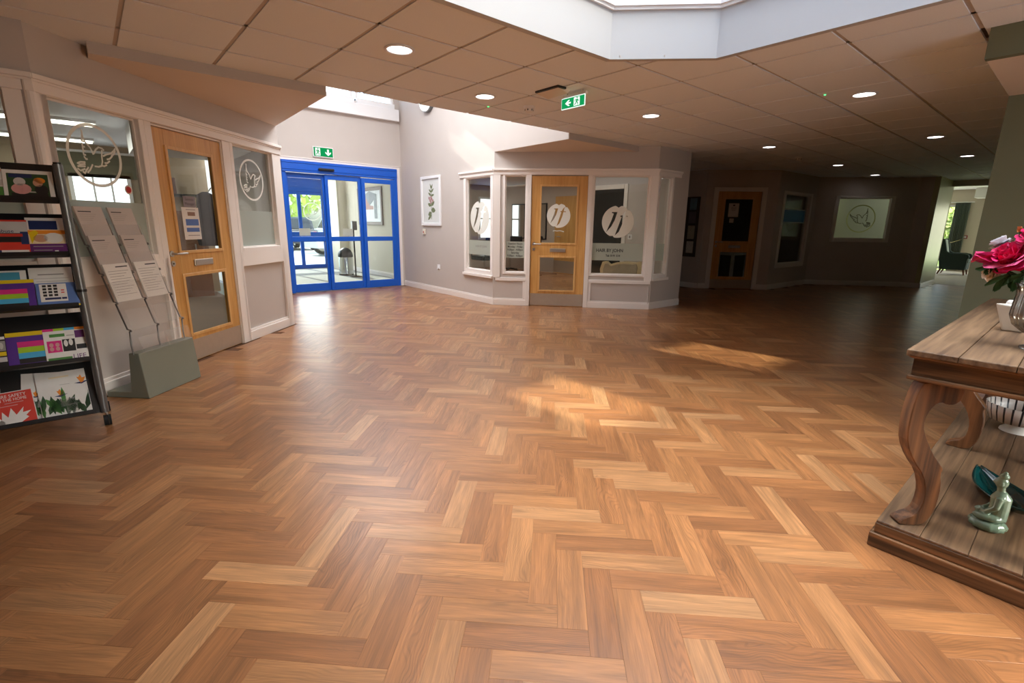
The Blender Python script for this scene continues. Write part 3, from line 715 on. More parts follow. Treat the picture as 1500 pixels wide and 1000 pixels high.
w = MB().wb(FN, 0, .33, -TH, 0, 0, CEIL+.1).wb(FN, 1.65, NL, -TH, 0, 0, CEIL+.1).wb(FN, .33, 1.65, -TH, 0, 0, .5).wb(FN, .33, 1.65, -TH, 0, 2.06, CEIL+.1)
struct(w.build('wall_far_window', 'wall_paint')); skirting('baseboard_far_window', FN, 0, NL)
window_11 = window('window_11', FN, .36, 1.64, .55, 2.015, 'tall corridor window with a blue poster behind the glass', .10)
FFL = FF.len
w = MB().wb(FF, 0, .48, -TH, 0, 0, CEIL+.1).wb(FF, 1.63, FFL, -TH, 0, 0, CEIL+.1).wb(FF, .48, 1.63, -TH, 0, 0, 1.05).wb(FF, .48, 1.63, -TH, 0, 2.05, CEIL+.1)
struct(w.build('wall_far_end', 'wall_paint')); skirting('baseboard_far_end', FF, 0, FFL)
window_12 = window('window_12', FF, .50, 1.61, 1.10, 2.0, 'wide frosted corridor window with engraved dove emblem', .085)
c12 = (1.05, 1.545)
MB().fill(FF, [[(.50, 1.10), (1.61, 1.10), (1.61, 2.0), (.50, 2.0)], circle(c12, .315)], -.046).fill(FF, [circle(c12, .292)], -.046).build('frosted_film', 'frost', window_12)
eb = MB()
for st_ in DOVE: eb.stroke(FF, [(c12[0]-x*.315, c12[1]+y*.315) for x, y in st_], .015, -.0455, -.045)
eb.build('dove_emblem', mat('etch_dark', (120, 120, 96), .8, noise=.02), window_12)
# passage to the lounge
struct(MB().box(-2.86, -2.551, 14.48, 14.58, 0, CEIL+.1).build('wall_passage_end', 'wall_paint')); struct(MB().box(-2.55, -2.45, 14.482, 15.98, 0, CEIL+.1).build('wall_passage', mat('passage_paint', (186, 186, 150), .32, noise=.02, scale=3)))
FRt = Fr((-2.80, 14.48), (-2.45, 14.48)); 
if FRt.n.y > 0: FRt.flip()
FP = Fr((-2.45, 14.48), (-2.45, 15.98))
if FP.n.x < 0: FP.flip()
skirting('baseboard_passage_end', FRt, 0, .35); skirting('baseboard_passage', FP, 0, 1.5)
struct(MB().box(-2.45, -.60, 15.84, 15.98, 2.33, CEIL+.1).build('wall_lounge_header', 'wall_paint'))
# green wall and its boxed soffit
struct(MB().box(-.63, 3.1, 5.47, 5.57, 0, CEIL+.1).box(-.63, -.53, 5.57, 16.0, 0, CEIL+.1).build('wall_green', 'green_paint'))
struct(MB().box(-.635, 3.1, 4.24, 4.30, 2.292, CEIL+.3).build('wall_green_bulkhead', 'green_paint'))
struct(MB().box(-.63, 3.1, 4.30, 5.47, 2.292, 2.32).build('wall_soffit_green', 'soffit'))
FG = Fr((-.63, 5.47), (3.0, 5.47))
if FG.n.y > 0: FG.flip()
skirting('baseboard_green', FG, 0, 3.6)
# unseen sides of the hall
struct(MB().box(3.0, 3.1, -4.1, 1.7, 0, CEIL+.1).box(3.0, 3.1, 4.1, 5.57, 0, CEIL+.1).box(3.0, 3.1, 1.7, 4.1, 0, .75).box(3.0, 3.1, 1.7, 4.1, 2.15, CEIL+.1).build('wall_right', 'wall_paint'))
struct(MB().box(-4.6, 3.1, -4.1, -4.0, 0, CEIL+.1).build('wall_back', 'wall_paint'))
FRg = Fr((3.0, 1.7), (3.0, 4.1))
if FRg.n.x > 0: FRg.flip()
window('window_17', FRg, .05, 2.35, .80, 2.10, 'side window in the wall beyond the console table')  # window added out of view to bring in neutral daylight

# ------------------------------------------------------------------ blue sliding entrance doors
def leaf(f, s0, s1, z0, z1, d0, d1, parent, mid=(.94, 1.025), st=.075, bot=.145):
    mb = MB().wb(f, s0, s0+st, d0, d1, z0, z1).wb(f, s1-st, s1, d0, d1, z0, z1).wb(f, s0+st, s1-st, d0, d1, z0, z0+bot).wb(f, s0+st, s1-st, d0, d1, z1-.085, z1).wb(f, s0+st, s1-st, d0, d1, mid[0], mid[1])
    lf = mb.build('sliding_leaf', 'blue_frame', parent, bevel=.004); c = (d0+d1)/2
    MB().wb(f, s0+st, s1-st, c-.004, c+.004, z0+bot, mid[0]).build('pane', 'glass', lf)
    MB().wb(f, s0+st, s1-st, c-.004, c+.004, mid[1], z1-.085).build('pane', 'glass', lf)
    return lf
hd = MB().wb(FB, 2.712, 4.912, -.10, .05, 2.15, 2.345).wb(FB, 2.712, 4.912, .05, .06, 2.19, 2.20).wb(FB, 2.712, 4.912, .05, .06, 2.30, 2.31)
door_4 = struct(hd.build('door_4', 'blue_frame', bevel=.004), 'bright blue framed automatic sliding glass entrance doors')
MB().wb(FB, 2.712, 2.775, -.10, .03, 0, 2.15).build('jamb', 'blue_frame', door_4, bevel=.004)
MB().wb(FB, 4.835, 4.912, -.10, .045, 0, 2.15).build('jamb', 'blue_frame', door_4, bevel=.004)
leaf(FB, 2.755, 3.475, .01, 2.145, -.08, -.035, door_4, st=.06)
leaf(FB, 3.455, 4.155, .01, 2.145, -.035, .01, door_4, st=.062)
leaf(FB, 4.148, 4.835, .01, 2.13, .01, .045, door_4, st=.07)
MB().wb(FB, 2.71, 4.91, -.10, .05, 0, .008).build('threshold', 'steel', door_4)
ds = MB().wb(FB, 3.335, 3.62, .06, .10, 2.20, 2.245).build('door_sensor', 'black_plastic', door_4, bevel=.012, seg=2)
for k, (a, z) in enumerate(((3.06, 1.10), (3.86, 1.10))):
    n_ = MB().wb(FB, a-.10, a+.10, -.090 if k == 0 else -.0445, -.088 if k == 0 else -.0425, z-.06, z+.075).build('door_notice', 'paper', door_4)

# vestibule beyond
w = MB().box(-14.5, -9.55, 2.1, 2.2, 0, 2.75).box(-14.5, -9.55, 5.5, 5.6, 0, 2.75).box(-14.5, -13.5, 5.25, 5.5, 0, 2.75).box(-14.55, -14.4, 2.1, 2.85, 0, 2.75).box(-14.55, -14.4, 5.2, 5.6, 0, 2.75).box(-14.55, -14.4, 2.85, 5.2, 2.46, 2.75)
struct(w.build('wall_vestibule', mat('vestibule_paint', (222, 214, 196), .75, noise=.02, scale=3)))
struct(MB().box(-14.6, -9.44, 2.1, 5.6, 2.7, 2.78).build('ceiling_vestibule', 'white_paint'))
struct(MB().box(-14.6, -9.48, 2.1, 5.6, -.05, .003).build('floor_vestibule', 'carpet_grey'))
FV = Fr((-13.5, 5.5), (-9.6, 5.5))
if FV.n.y > 0: FV.flip()
skirting('baseboard_vestibule', FV, 0, 3.85)
FX = Fr((-14.45, 0), (-14.45, 5))
if FX.n.x < 0: FX.flip()
hd = MB().wb(FX, 2.85, 5.2, -.05, .06, 2.11, 2.46)
door_5 = struct(hd.build('door_5', 'blue_frame', bevel=.004), 'outer blue glazed doors beyond the vestibule')
for a, b in ((2.9, 3.7), (3.7, 4.545), (4.545, 5.2)):
    leaf(FX, a, b, 0, 2.11, -.03, .03, door_5, mid=(.75, 1.02), st=.045, bot=.11)
dove(FX, (4.89, 1.58), .25, .008, door_5, 1, .024)
vl = thing('ceiling_panel_light', (-12, 3.9, 2.7), 'square white ceiling panel light in the vestibule', 'light')  # glowing panel added to brighten the vestibule
MB().box(-12.3, -11.7, 3.6, 4.2, 2.675, 2.70).build('frame', 'white_paint', vl); MB().box(-12.27, -11.73, 3.63, 4.17, 2.672, 2.675).build('diffuser', emit_mat('panel_diffuser', (255, 252, 244), 3), vl)
# bin
b = thing('waste_bin', (-12.16, 4.85, .003), 'steel pedal bin with black dome lid in the vestibule', 'bin')
MB().lathe([(.17, 0), (.17, .47), (.165, .48)], (-12.16, 4.85, .003), 28).build('body', mat('bin_steel', (205, 208, 208), .22, .95, noise=.04), b)
MB().lathe([(.182, .45), (.182, .49), (.17, .55), (.13, .62), (.07, .665), (.02, .68)], (-12.16, 4.85, .003), 28).build('dome_lid', 'black_plastic', b)
MB().lathe([(.178, 0), (.178, .03)], (-12.16, 4.85, .003), 28).build('base_ring', 'black_plastic', b)
MB().box(-11.99, -11.93, 4.82, 4.9, .01, .03).build('pedal', 'steel', b)
# sanitiser stand
b = thing('sanitiser_stand', (-11.6, 4.86, .003), 'black hand sanitiser post with grey dispenser beside the bin', 'dispenser stand')
MB().lathe([(.15, 0), (.15, .012), (.03, .02)], (-11.6, 4.86, .003), 24).build('base', 'black_plastic', b)
MB().tube([(-11.6, 4.86, .01), (-11.6, 4.86, 1.30)], .018, 10).build('pole', 'black_plastic', b)
MB().box(-11.58, -11.50, 4.80, 4.92, 1.12, 1.33).build('dispenser', 'grey_metal', b, bevel=.015, seg=2)
# vestibule picture
FVp = Fr((0, 5.5), (1, 5.5))
if FVp.n.y > 0: FVp.flip()
b = thing('framed_picture', (-11.98, 5.49, 1.24), 'large brown-framed street picture on the vestibule wall', 'picture')
fm = MB()
for a in ((-12.68, -12.60, 1.24, 2.15), (-11.37, -11.29, 1.24, 2.15), (-12.60, -11.37, 1.24, 1.32), (-12.60, -11.37, 2.07, 2.15)): fm.wb(FVp, a[0], a[1], 0, .03, a[2], a[3])
fm.build('frame', mat('brown_frame', (112, 88, 70), .5, noise=.1), b, bevel=.004)
MB().wb(FVp, -12.6, -11.37, .002, .006, 1.32, 2.07).build('print', mat('print_pale', (206, 210, 212), .4, noise=.06, scale=4), b)  # sheet and shapes paint the outdoors reflected in the framed glass
MB().wpoly(FVp, [(-12.6, 1.62), (-12.6, 1.95), (-12.3, 1.98), (-12.0, 1.72), (-11.8, 1.70), (-11.8, 1.62)], .006, .008).build('brick_house', mat('print_brick', (170, 110, 96), .5, noise=.1), b)
MB().wpoly(FVp, [(-12.3, 1.98), (-12.0, 2.06), (-11.6, 1.98), (-11.6, 1.40), (-11.75, 1.40), (-11.75, 1.85), (-12.0, 1.72)], .006, .009).build('roof', mat('print_slate', (120, 128, 136), .5, noise=.1), b)  # roof shape is part of the painted reflection

# outside
struct(MB().box(-70, -14.6, -25, 45, -.12, -.05).build('ground_outside', mat('tarmac', (196, 196, 194), .9, noise=.15, scale=30, bump=.4)))
def tree(loc, h, r, seed, label, cat='tree', name='garden_tree', col='leaf_green'):
    rnd = random.Random(seed); t = thing(name, loc, label, cat, 'greenery beyond the car park')
    x, y, z = loc
    MB().tube([(x, y, z), (x+.1, y, z+h*.3), (x, y+.1, z+h*.65)], [.16*r/2, .12*r/2, .05], 8).build('trunk', mat('bark', (90, 72, 58), .9, noise=.2), t)
    mb = MB()
    for k in range(900):
        th = rnd.uniform(0, 2*math.pi); u = rnd.uniform(-1, 1); rr = r*rnd.uniform(.55, 1.0)**.5
        c = Vector((x+rr*math.sqrt(1-u*u)*math.cos(th), y+rr*math.sqrt(1-u*u)*math.sin(th), z+h*.58+u*h*.44))
        a = Vector((rnd.gauss(0, 1), rnd.gauss(0, 1), rnd.gauss(0, 1))).normalized(); bb = a.orthogonal().normalized(); s_ = rnd.uniform(.18, .34)
        mb.add([c-a*s_, c+bb*s_*.6, c+a*s_, c-bb*s_*.6], [(0, 1, 2, 3)])
    mb.build('foliage', mat(col, (150, 178, 84) if col == 'leaf_green' else (196, 206, 130), .8, noise=.35, scale=1.5), t, fix=False)
tree((-34, 9.2, -.05), 6.5, 3.0, 1, 'broad green tree behind the parked grey car'); tree((-37, 16.0, -.05), 7.0, 3.4, 2, 'tall pale green tree at the car park edge', col='leaf_pale'); tree((-33, 3.4, -.05), 5.2, 2.4, 3, 'low bushy green tree by the outer doors', col='leaf_pale')
tree((-40, 24.5, -.05), 7.5, 3.6, 4, 'large rounded green tree far across the car park')
def car(loc, rz, paint, label, s=1.0):
    t = thing('parked_car', loc, label, 'car', 'cars in the car park')
    ca_, sa_ = math.cos(rz), math.sin(rz)
    def W(p): return (loc[0]+(p[0]*ca_-p[1]*sa_)*s, loc[1]+(p[0]*sa_+p[1]*ca_)*s, loc[2]+p[2]*s)
    def ext(prof, w0, w1, name, m, par=t, bev=.05):
        mb = MB(); n = len(prof); v = [W((x, w0, z)) for x, z in prof]+[W((x, w1, z)) for x, z in prof]
        mb.add(v, [tuple(range(n)), tuple(range(2*n-1, n-1, -1))]+[(i, (i+1) % n, n+(i+1) % n, n+i) for i in range(n)]); return mb.build(name, m, par, bevel=bev, seg=2)
    ext([(-2.1, .35), (-2.15, .75), (-2.05, .98), (-.9, 1.02), (1.1, 1.0), (2.0, .88), (2.15, .6), (2.1, .32)], -.88, .88, 'body', paint)
    ext([(-1.95, .97), (-1.6, 1.5), (-1.3, 1.58), (.2, 1.56), (1.05, .98)], -.76, .76, 'cabin', paint)
    for sd in (-1, 1): ext([(-1.7, 1.05), (-1.5, 1.45), (.1, 1.47), (.8, 1.05)], sd*.755, sd*.775, 'side_glass', 'car_glass', bev=0)
    mb = MB().add([W(p) for p in ((1.08, -.66, 1.02), (1.08, .66, 1.02), (.32, .6, 1.5), (.32, -.6, 1.5))], [(0, 1, 2, 3)]); mb.build('windscreen', 'car_glass', t)
    mb = MB().add([W(p) for p in ((-1.97, -.66, 1.05), (-1.97, .66, 1.05), (-1.64, .6, 1.48), (-1.64, -.6, 1.48))], [(0, 1, 2, 3)]); mb.build('rear_window', 'car_glass', t)
    for x in (-1.35, 1.35):
        for y in (-.86, .86):
            wh = MB().tube([W((x, y-.1, .33)), W((x, y+.1, .33))], .33*s, 20).build('wheel', 'rubber', t)
            MB().tube([W((x, y-.105, .33)), W((x, y+.105, .33))], .2*s, 12).build('hub', 'steel', wh)
    for y in (-.7, .7):
        MB().tube([W((2.06, y, .74)), W((2.14, y, .74))], .1*s, 10).build('headlamp', 'white_paint', t)
        MB().tube([W((-2.08, y, .82)), W((-2.16, y, .82))], .09*s, 10).build('tail_lamp', mat('tail_red', (170, 30, 30), .3, noise=.05), t)
mat('car_glass', (40, 46, 52), .08, noise=.05); mat('paint_silver', (176, 180, 184), .3, .5, noise=.02); mat('paint_dark', (64, 68, 76), .3, .4, noise=.02); mat('paint_white', (230, 230, 230), .3, .1, noise=.02)
car((-20.6, 8.9, -.05), math.radians(-90), 'paint_silver', 'silver car parked nearest the outer doors, side on')
car((-26.5, 7.6, -.05), math.radians(180), 'paint_dark', 'dark grey car parked end on beyond the silver one')
car((-27.0, 10.4, -.05), math.radians(180), 'paint_white', 'white car parked end on beside the dark grey one')

# ------------------------------------------------------------------ office room
struct(MB().box(-10.6, -10.5, -3.7, 1.75, 0, 2.5).box(-10.6, -4.6, -3.7, -3.6, 0, 2.5).build('wall_office_back', mat('office_paint', (176, 160, 138), .8, noise=.03, scale=3)))
struct(MB().prism([(-10.55, -3.65), (-4.62, -3.65), (-4.62, -.23), (-6.55, 1.68), (-10.55, 1.68)], 2.42, 2.46).build('ceiling_office', 'tile'))
struct(MB().prism([(-10.55, -3.65), (-4.62, -3.65), (-4.62, -.23), (-6.55, 1.68), (-10.55, 1.68)], -.05, .006).build('floor_office', 'carpet_office'))
FOB = Fr((-10.5, -3.6), (-10.5, 1.7))
if FOB.n.x < 0: FOB.flip()
wn = MB()
for a, b, z0, z1 in ((3.48, 3.53, .95, 1.98), (4.20, 4.25, .95, 1.98), (3.53, 4.20, .95, 1.0), (3.53, 4.20, 1.93, 1.98), (3.76, 3.785, 1.0, 1.93), (3.985, 4.01, 1.0, 1.93)): wn.wb(FOB, a, b, 0, .05, z0, z1)
window_13 = struct(wn.build('window_13', 'white_paint'), 'bright barred window on the back wall of the office')
MB().wb(FOB, 3.53, 4.20, .008, .014, 1.0, 1.93).build('pane', emit_mat('office_daylight', (244, 250, 255), 2.2), window_13)
bl = thing('roller_blind', (-10.44, .25, 1.93), 'olive roller blind drawn part way above the office window', 'blind')
MB().box(-10.46, -10.45, -.25, .75, 1.93, 2.30).build('fabric', mat('blind_olive', (104, 104, 84), .9, noise=.08, scale=60), bl); MB().tube([(-10.45, -.25, 2.31), (-10.45, .75, 2.31)], .02, 10).build('roller', 'white_paint', bl)
for k, (x, sc_) in enumerate(((-8.03, 1), (-9.76, 1))):
    t = thing('strip_light', (x, -.55, 2.42), 'glowing strip light on the office ceiling %s' % ('near the glazed screen' if k == 0 else 'toward the back window'), 'light', 'office strip lights')
    MB().box(x-.09, x+.09, -1.35, .25, 2.385, 2.42).build('housing', 'white_paint', t); MB().box(x-.08, x+.08, -1.33, .23, 2.365, 2.385).build('diffuser', 'strip_lamp', t)
struct(MB().box(-8.4, -7.0, .55, 1.68, 2.12, 2.42).build('wall_office_bulkhead', 'white_paint'))
t = thing('filing_cabinet', (-10.1, 1.2, .006), 'brown wooden cabinet against the back wall of the office', 'cabinet')
MB().box(-10.45, -9.9, .85, 1.55, .006, 1.44).build('body', mat('cabinet_brown', (124, 78, 48), .5, noise=.15, scale=12, stretch=(1, 1, .1)), t)
for y in (1.02, 1.38): 
    dd = MB().box(-9.9, -9.885, y-.16, y+.16, .08, 1.38).build('cabinet_door', 'cabinet_brown', t); MB().box(-9.885, -9.87, y-.03, y-.01, .75, .9).build('handle', 'steel', dd)
t = thing('pump_bottle', (-9.98, 1.0, 1.44), 'clear pump bottle standing on the brown office cabinet', 'bottle')
MB().lathe([(.045, 0), (.045, .14), (.02, .18), (.016, .2)], (-9.98, 1.0, 1.44), 16).build('bottle_body', mat('bottle_clear', (206, 204, 190), .15, noise=.02), t); MB().tube([(-9.98, 1.0, 1.64), (-9.98, 1.0, 1.69), (-9.92, 1.0, 1.70)], .01, 8).build('pump', 'white_paint', t)
t = thing('wall_shelf', (-10.35, 1.15, 1.68), 'dark wall shelf above the brown office cabinet', 'shelf')
MB().box(-10.49, -10.15, .75, 1.6, 1.68, 1.72).build('board', 'black_plastic', t)
for y in (.9, 1.45): MB().box(-10.49, -10.25, y-.01, y+.01, 1.6, 1.68).build('bracket', 'black_plastic', t)
for k, (y, h, c, lab) in enumerate(((.86, .2, (150, 60, 56), 'red box file'), (.95, .24, (60, 60, 66), 'black box file'), (1.06, .17, (190, 180, 168), 'cream box file'), (1.2, .26, (96, 66, 60), 'maroon box file'))):
    tag(MB().box(-10.42, -10.2, y-.035, y+.035, 1.72, 1.72+h).build('box_file', mat('file_%d' % k, c, .6, noise=.05), bevel=.004), lab+' standing on the dark office shelf', 'file', 'files on the office shelf')
t = thing('hanging_coat', (-9.7, 1.62, 1.0), 'dark navy coat hanging at the office side wall', 'coat')
MB().lathe([(.04, .75), (.12, .70), (.15, .4), (.19, 0), (.17, -.12)], (-9.7, 1.56, 1.0), 18, wob=lambda a, i: 1+.12*math.sin(5*a)).build('coat_body', mat('navy_cloth', (30, 32, 44), .9, noise=.15), t); MB().tube([(-9.7, 1.6, 1.74), (-9.7, 1.66, 1.82)], .01, 8).build('hook', 'steel', t)
# notices on office door glass
def sheet(name, f, s0, s1, z0, z1, d, label, cat='notice', m='paper', lines=None, group=None):
    t = thing(name, f.pt((s0+s1)/2, d, z0), label, cat, group)
    MB().wb(f, s0, s1, d, d+.0015, z0, z1).build('sheet', m, t)
    for k, (a0, a1, b0, b1, mm) in enumerate(lines or []):
        MB().wb(f, s0+(s1-s0)*a0, s0+(s1-s0)*a1, d+.0015, d+.0021, z0+(z1-z0)*b0, z0+(z1-z0)*b1).build('print', mm, t)
    return t
mat('print_blue', (86, 116, 178), .6, noise=.05); mat('print_brown', (150, 118, 100), .6, noise=.1); mat('sign_lilac', (140, 132, 140), .6, noise=.02); mat('red_disc', (186, 40, 32), .5, noise=.02)
t = sheet('door_notice', FO, 1.39, 1.605, 1.115, 1.402, -.0295, 'white notice with blue panels taped inside the office door glass', lines=[(.24, .68, .74, .86, 'print_brown'), (.08, .84, .44, .64, 'print_blue'), (.08, .84, .24, .37, 'print_blue'), (.2, .75, .92, .94, 'ink_grey'), (.1, .8, .12, .14, 'ink_grey')])
t = sheet('name_sign', FO, 1.415, 1.57, 1.405, 1.50, -.0295, 'small grey sign reading Service Manager on the office door glass', 'sign', 'sign_lilac')
for k, tx in enumerate(('Service', 'Manager')): text_on(tx, .036, lambda a, b, z=1.473-.04*k: FO.pt(1.4925-a, -.0278, z+b), 'ink', t)
t = thing('round_sticker', FO.pt(2.12, -.045, 1.475), 'round red and white sticker on the dove window glass', 'sticker')
MB().fill(FO, [circle((2.12, 1.514), .036, 24)], -.0452).build('rim', 'paper', t); MB().fill(FO, [circle((2.12, 1.514), .025, 24)], -.0446).build('disc', 'red_disc', t)

# ------------------------------------------------------------------ salon room
struct(MB().box(-12.3, -12.2, 5.62, 10.0, 0, 2.5).box(-12.3, -5.9, 9.88, 9.97, 0, 2.5).box(-6.5, -6.42, 7.5, 9.9, 0, 2.5).box(-12.3, -9.5, 5.62, 5.70, 0, 2.5).box(-9.54, -9.46, 5.09, 5.66, 0, 2.5).build('wall_salon_back', mat('salon_paint', (196, 180, 166), .75, noise=.03, scale=3)))
struct(MB().prism([(-12.25, 5.66), (-9.46, 5.66), (-9.46, 5.09), (-6.3, 5.09), (-4.58, 6.72), (-4.56, 7.42), (-6.5, 7.42), (-6.5, 9.87), (-12.25, 9.87)], 2.44, 2.5).build('ceiling_salon', 'tile'))
struct(MB().box(-12.25, -9.45, 5.6, 9.87, -.05, -.001).build('floor_salon', mat('salon_floor', (150, 104, 72), .4, noise=.2, scale=14)))
FSB = Fr((-12.2, 0), (-12.2, 10))
if FSB.n.x < 0: FSB.flip()
wn = MB()
for a, b, z0, z1 in ((9.02, 9.08, .85, 2.1), (9.66, 9.72, .85, 2.1), (9.08, 9.66, .85, .91), (9.08, 9.66, 2.04, 2.1), (9.08, 9.66, 1.45, 1.49)): wn.wb(FSB, a, b, 0, .05, z0, z1)
window_14 = struct(wn.build('window_14', 'white_paint'), 'bright window at the back of the salon')
MB().wb(FSB, 9.08, 9.66, .008, .014, .91, 2.04).build('pane', emit_mat('salon_daylight', (250, 250, 250), 2.0), window_14)
FSE = Fr((0, 7.43), (1, 7.43))
if FSE.n.y > 0: FSE.flip()
dk = MB().wb(FSE, -6.43, -6.35, 0, .02, 0, 2.03).wb(FSE, -5.63, -5.55, 0, .02, 0, 2.03).wb(FSE, -6.35, -5.63, 0, .02, 1.95, 2.03)
door_6 = struct(dk.build('door_6', 'trim_paint', bevel=.004), 'dark inner salon doorway with white architrave')
MB().wb(FSE, -6.35, -5.63, -.004, .004, 0, 1.95).build('door_panel', mat('slate_dark', (38, 42, 42), .25, noise=.2, scale=3), door_6)  # dark sheet stands in for the unlit opening
FSF = Fr((0, 9.88), (1, 9.88))
if FSF.n.y > 0: FSF.flip()
dk = MB().wb(FSF, -9.75, -8.85, 0, .04, 0, 2.06)
door_7 = struct(dk.build('door_7', 'door_wood', bevel=.003), 'plain oak door on the far salon wall')
MB().wb(FSF, -9.75, -8.85, .04, .043, .02, .35).build('kick_plate', 'satin_plate', door_7); MB().tube([FSF.pt(-9.62, .04, 1.0), FSF.pt(-9.62, .09, 1.0), FSF.pt(-9.48, .09, 1.0)], .01, 8).build('door_handle', 'steel', door_7)
for k, x in enumerate((-11.3, -10.4)):
    t = thing('salon_mirror', (x, 9.87, .9), 'tall salon mirror on the far wall %s' % ('nearer the oak door' if k else 'nearer the bright window'), 'mirror', 'salon mirrors')
    MB().wb(FSF, x-.3, x+.3, 0, .03, .9, 1.9).build('frame', 'black_plastic', t); MB().wb(FSF, x-.27, x+.27, .03, .033, .93, 1.87).build('mirror_glass', mat('mirror', (220, 222, 220), .03, 1.0), t)
def salon_chair(loc, label):
    x, y, z = loc; t = thing('salon_chair', loc, label, 'chair', 'salon styling chairs')
    for k in range(5):
        a = 2*math.pi*k/5+.3; MB().tube([(x, y, z+.07), (x+.28*math.cos(a), y+.28*math.sin(a), z+.035)], [.022, .014], 8).build('foot', 'black_plastic', t)
    MB().tube([(x, y, z+.05), (x, y, z+.45)], .025, 10).build('column', 'steel', t)
    MB().box(x-.25, x+.25, y-.24, y+.24, z+.45, z+.56).build('seat', 'black_plastic', t, bevel=.03, seg=2)
    MB().box(x-.25, x+.25, y+.2, y+.27, z+.52, z+.98).build('backrest', 'black_plastic', t, bevel=.03, seg=2)
    for s_ in (-1, 1): MB().tube([(x+s_*.27, y+.2, z+.72), (x+s_*.27, y-.2, z+.72), (x+s_*.27, y-.2, z+.5)], .018, 8).build('armrest', 'black_plastic', t)
salon_chair((-10.9, 9.2, 0), 'black salon chair on a star base before the mirror nearest the window'); salon_chair((-9.9, 9.0, 0), 'black salon chair on a star base before the oak inner door'); salon_chair((-9.6, 7.3, 0), 'black salon chair on a star base in the middle of the salon')
def downlight(loc, label, group, m='lamp_disc'):
    t = thing('downlight', loc, label, 'light', group); x, y, z = loc
    MB().lathe([(.088, 0), (.105, -.003), (.105, -.009), (.086, -.010), (.084, -.002)], loc, 28).build('trim_ring', 'white_paint', t)
    MB().lathe([(.085, -.0025), (.002, -.0025)], loc, 28).build('lamp_disc', m, t)
    return t
for k, (x, y) in enumerate(((-11.2, 8.9), (-9.0, 6.6), (-8.0, 8.6))):
    downlight((x, y, 2.44), ('round recessed downlight in the salon ceiling near the back window', 'round recessed downlight in the salon ceiling over the middle chair', 'round recessed downlight in the salon ceiling before the oak inner door')[k], 'salon ceiling downlights')
light('salon_downlight_glow', 'AREA', (-9.3, 7.6, 2.40), (-9.3, 7.6, 0), 38, (1, .93, .84), shape='RECTANGLE', size=3.5, size_y=3)
light('salon_front_downlight_glow', 'AREA', (-5.9, 6.3, 2.40), (-5.9, 6.3, 0), 9, (1, .93, .84), shape='RECTANGLE', size=.9, size_y=.9)  # area light under the salon front ceiling, without a downlight fitting
light('office_strip_glow', 'AREA', (-8.0, -.6, 2.35), (-8.0, -.6, 0), 45, (1, .96, .88), shape='RECTANGLE', size=1.2, size_y=1.6)
# cream chaise behind the lettering window
t = thing('cream_chaise', (-5.5, 7.05, 0), 'cream carved chaise with padded rolled back inside the salon window', 'chaise')
cm = mat('cream_wood', (226, 202, 160), .45, noise=.04); ct = mat('cream_cloth', (176, 160, 138), .9, noise=.06, scale=60)
MB().box(-5.95, -5.1, 6.85, 7.35, .34, .44).build('seat', 'cream_cloth', t, bevel=.04, seg=3)
MB().box(-5.98, -5.07, 6.82, 7.38, .27, .34).build('seat_rail', 'cream_wood', t, bevel=.02, seg=2)
pr = [(-5.98, .40), (-6.0, .50), (-5.95, .64), (-5.86, .66), (-5.78, .60), (-5.6, .655), (-5.4, .68), (-5.2, .675), (-5.1, .70), (-5.06, .62), (-5.08, .40)]
MB().extr([(x, 7.30, z) for x, z in pr], (0, .08, 0)).build('back_frame', 'cream_wood', t, bevel=.012, seg=2)
MB().extr([(-5.9+(x+5.98)*.82, 7.285, .42+(z-.40)*.78) for x, z in pr], (0, .02, 0)).build('back_cushion', 'cream_cloth', t, bevel=.008)
for x in (-5.92, -5.13):
    for y in (6.88, 7.32): MB().tube([(x, y, .28), (x+.01, y, .14), (x-.01, y, 0)], [.03, .02, .025], 8).build('leg', 'cream_wood', t)
t = thing('wall_switch', FSE.pt(-5.45, 0, 1.06), 'white light switch on the salon end wall', 'switch')
MB().wb(FSE, -5.495, -5.405, 0, .01, 1.065, 1.155).build('plate', 'white_paint', t, bevel=.003); MB().wb(FSE, -5.465, -5.435, .01, .014, 1.09, 1.13).build('rocker', 'ink_grey', t)

# ------------------------------------------------------------------ rooms at the dark corridor end
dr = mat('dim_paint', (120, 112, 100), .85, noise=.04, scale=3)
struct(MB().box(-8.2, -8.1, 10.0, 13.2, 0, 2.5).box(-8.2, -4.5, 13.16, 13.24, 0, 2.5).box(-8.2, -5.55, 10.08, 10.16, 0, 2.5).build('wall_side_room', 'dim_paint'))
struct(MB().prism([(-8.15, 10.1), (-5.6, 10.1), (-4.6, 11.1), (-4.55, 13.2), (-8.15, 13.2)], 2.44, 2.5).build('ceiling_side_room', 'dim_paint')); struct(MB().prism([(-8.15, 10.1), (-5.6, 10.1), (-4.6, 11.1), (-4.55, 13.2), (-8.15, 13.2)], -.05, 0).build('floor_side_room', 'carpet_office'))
t = thing('white_table', (-5.6, 11.6, 0), 'small white table seen through the lower glass of the far door', 'table')
MB().box(-6.1, -5.3, 11.2, 12.0, .68, .72).build('table_top', 'white_paint', t)
for x in (-6.05, -5.35):
    for y in (11.25, 11.95): MB().box(x-.03, x+.03, y-.03, y+.03, 0, .68).build('leg', 'white_paint', t)
sheet('door_notice', FD, .52, .73, 1.52, 1.80, -.0295, 'white printed notice on the glass of the far oak door', lines=[(.4, .6, .8, .9, 'ink'), (.25, .75, .68, .71, 'ink_grey'), (.25, .75, .58, .61, 'ink_grey'), (.3, .7, .48, .51, 'ink_grey')])
sheet('small_notice', FD, .56, .65, 1.40, 1.49, -.0295, 'small square white card below the notice on the far oak door', 'card')
mat('poster_blue', (40, 130, 190), .5, noise=.03); mat('poster_rim', (190, 210, 220), .5, noise=.02)
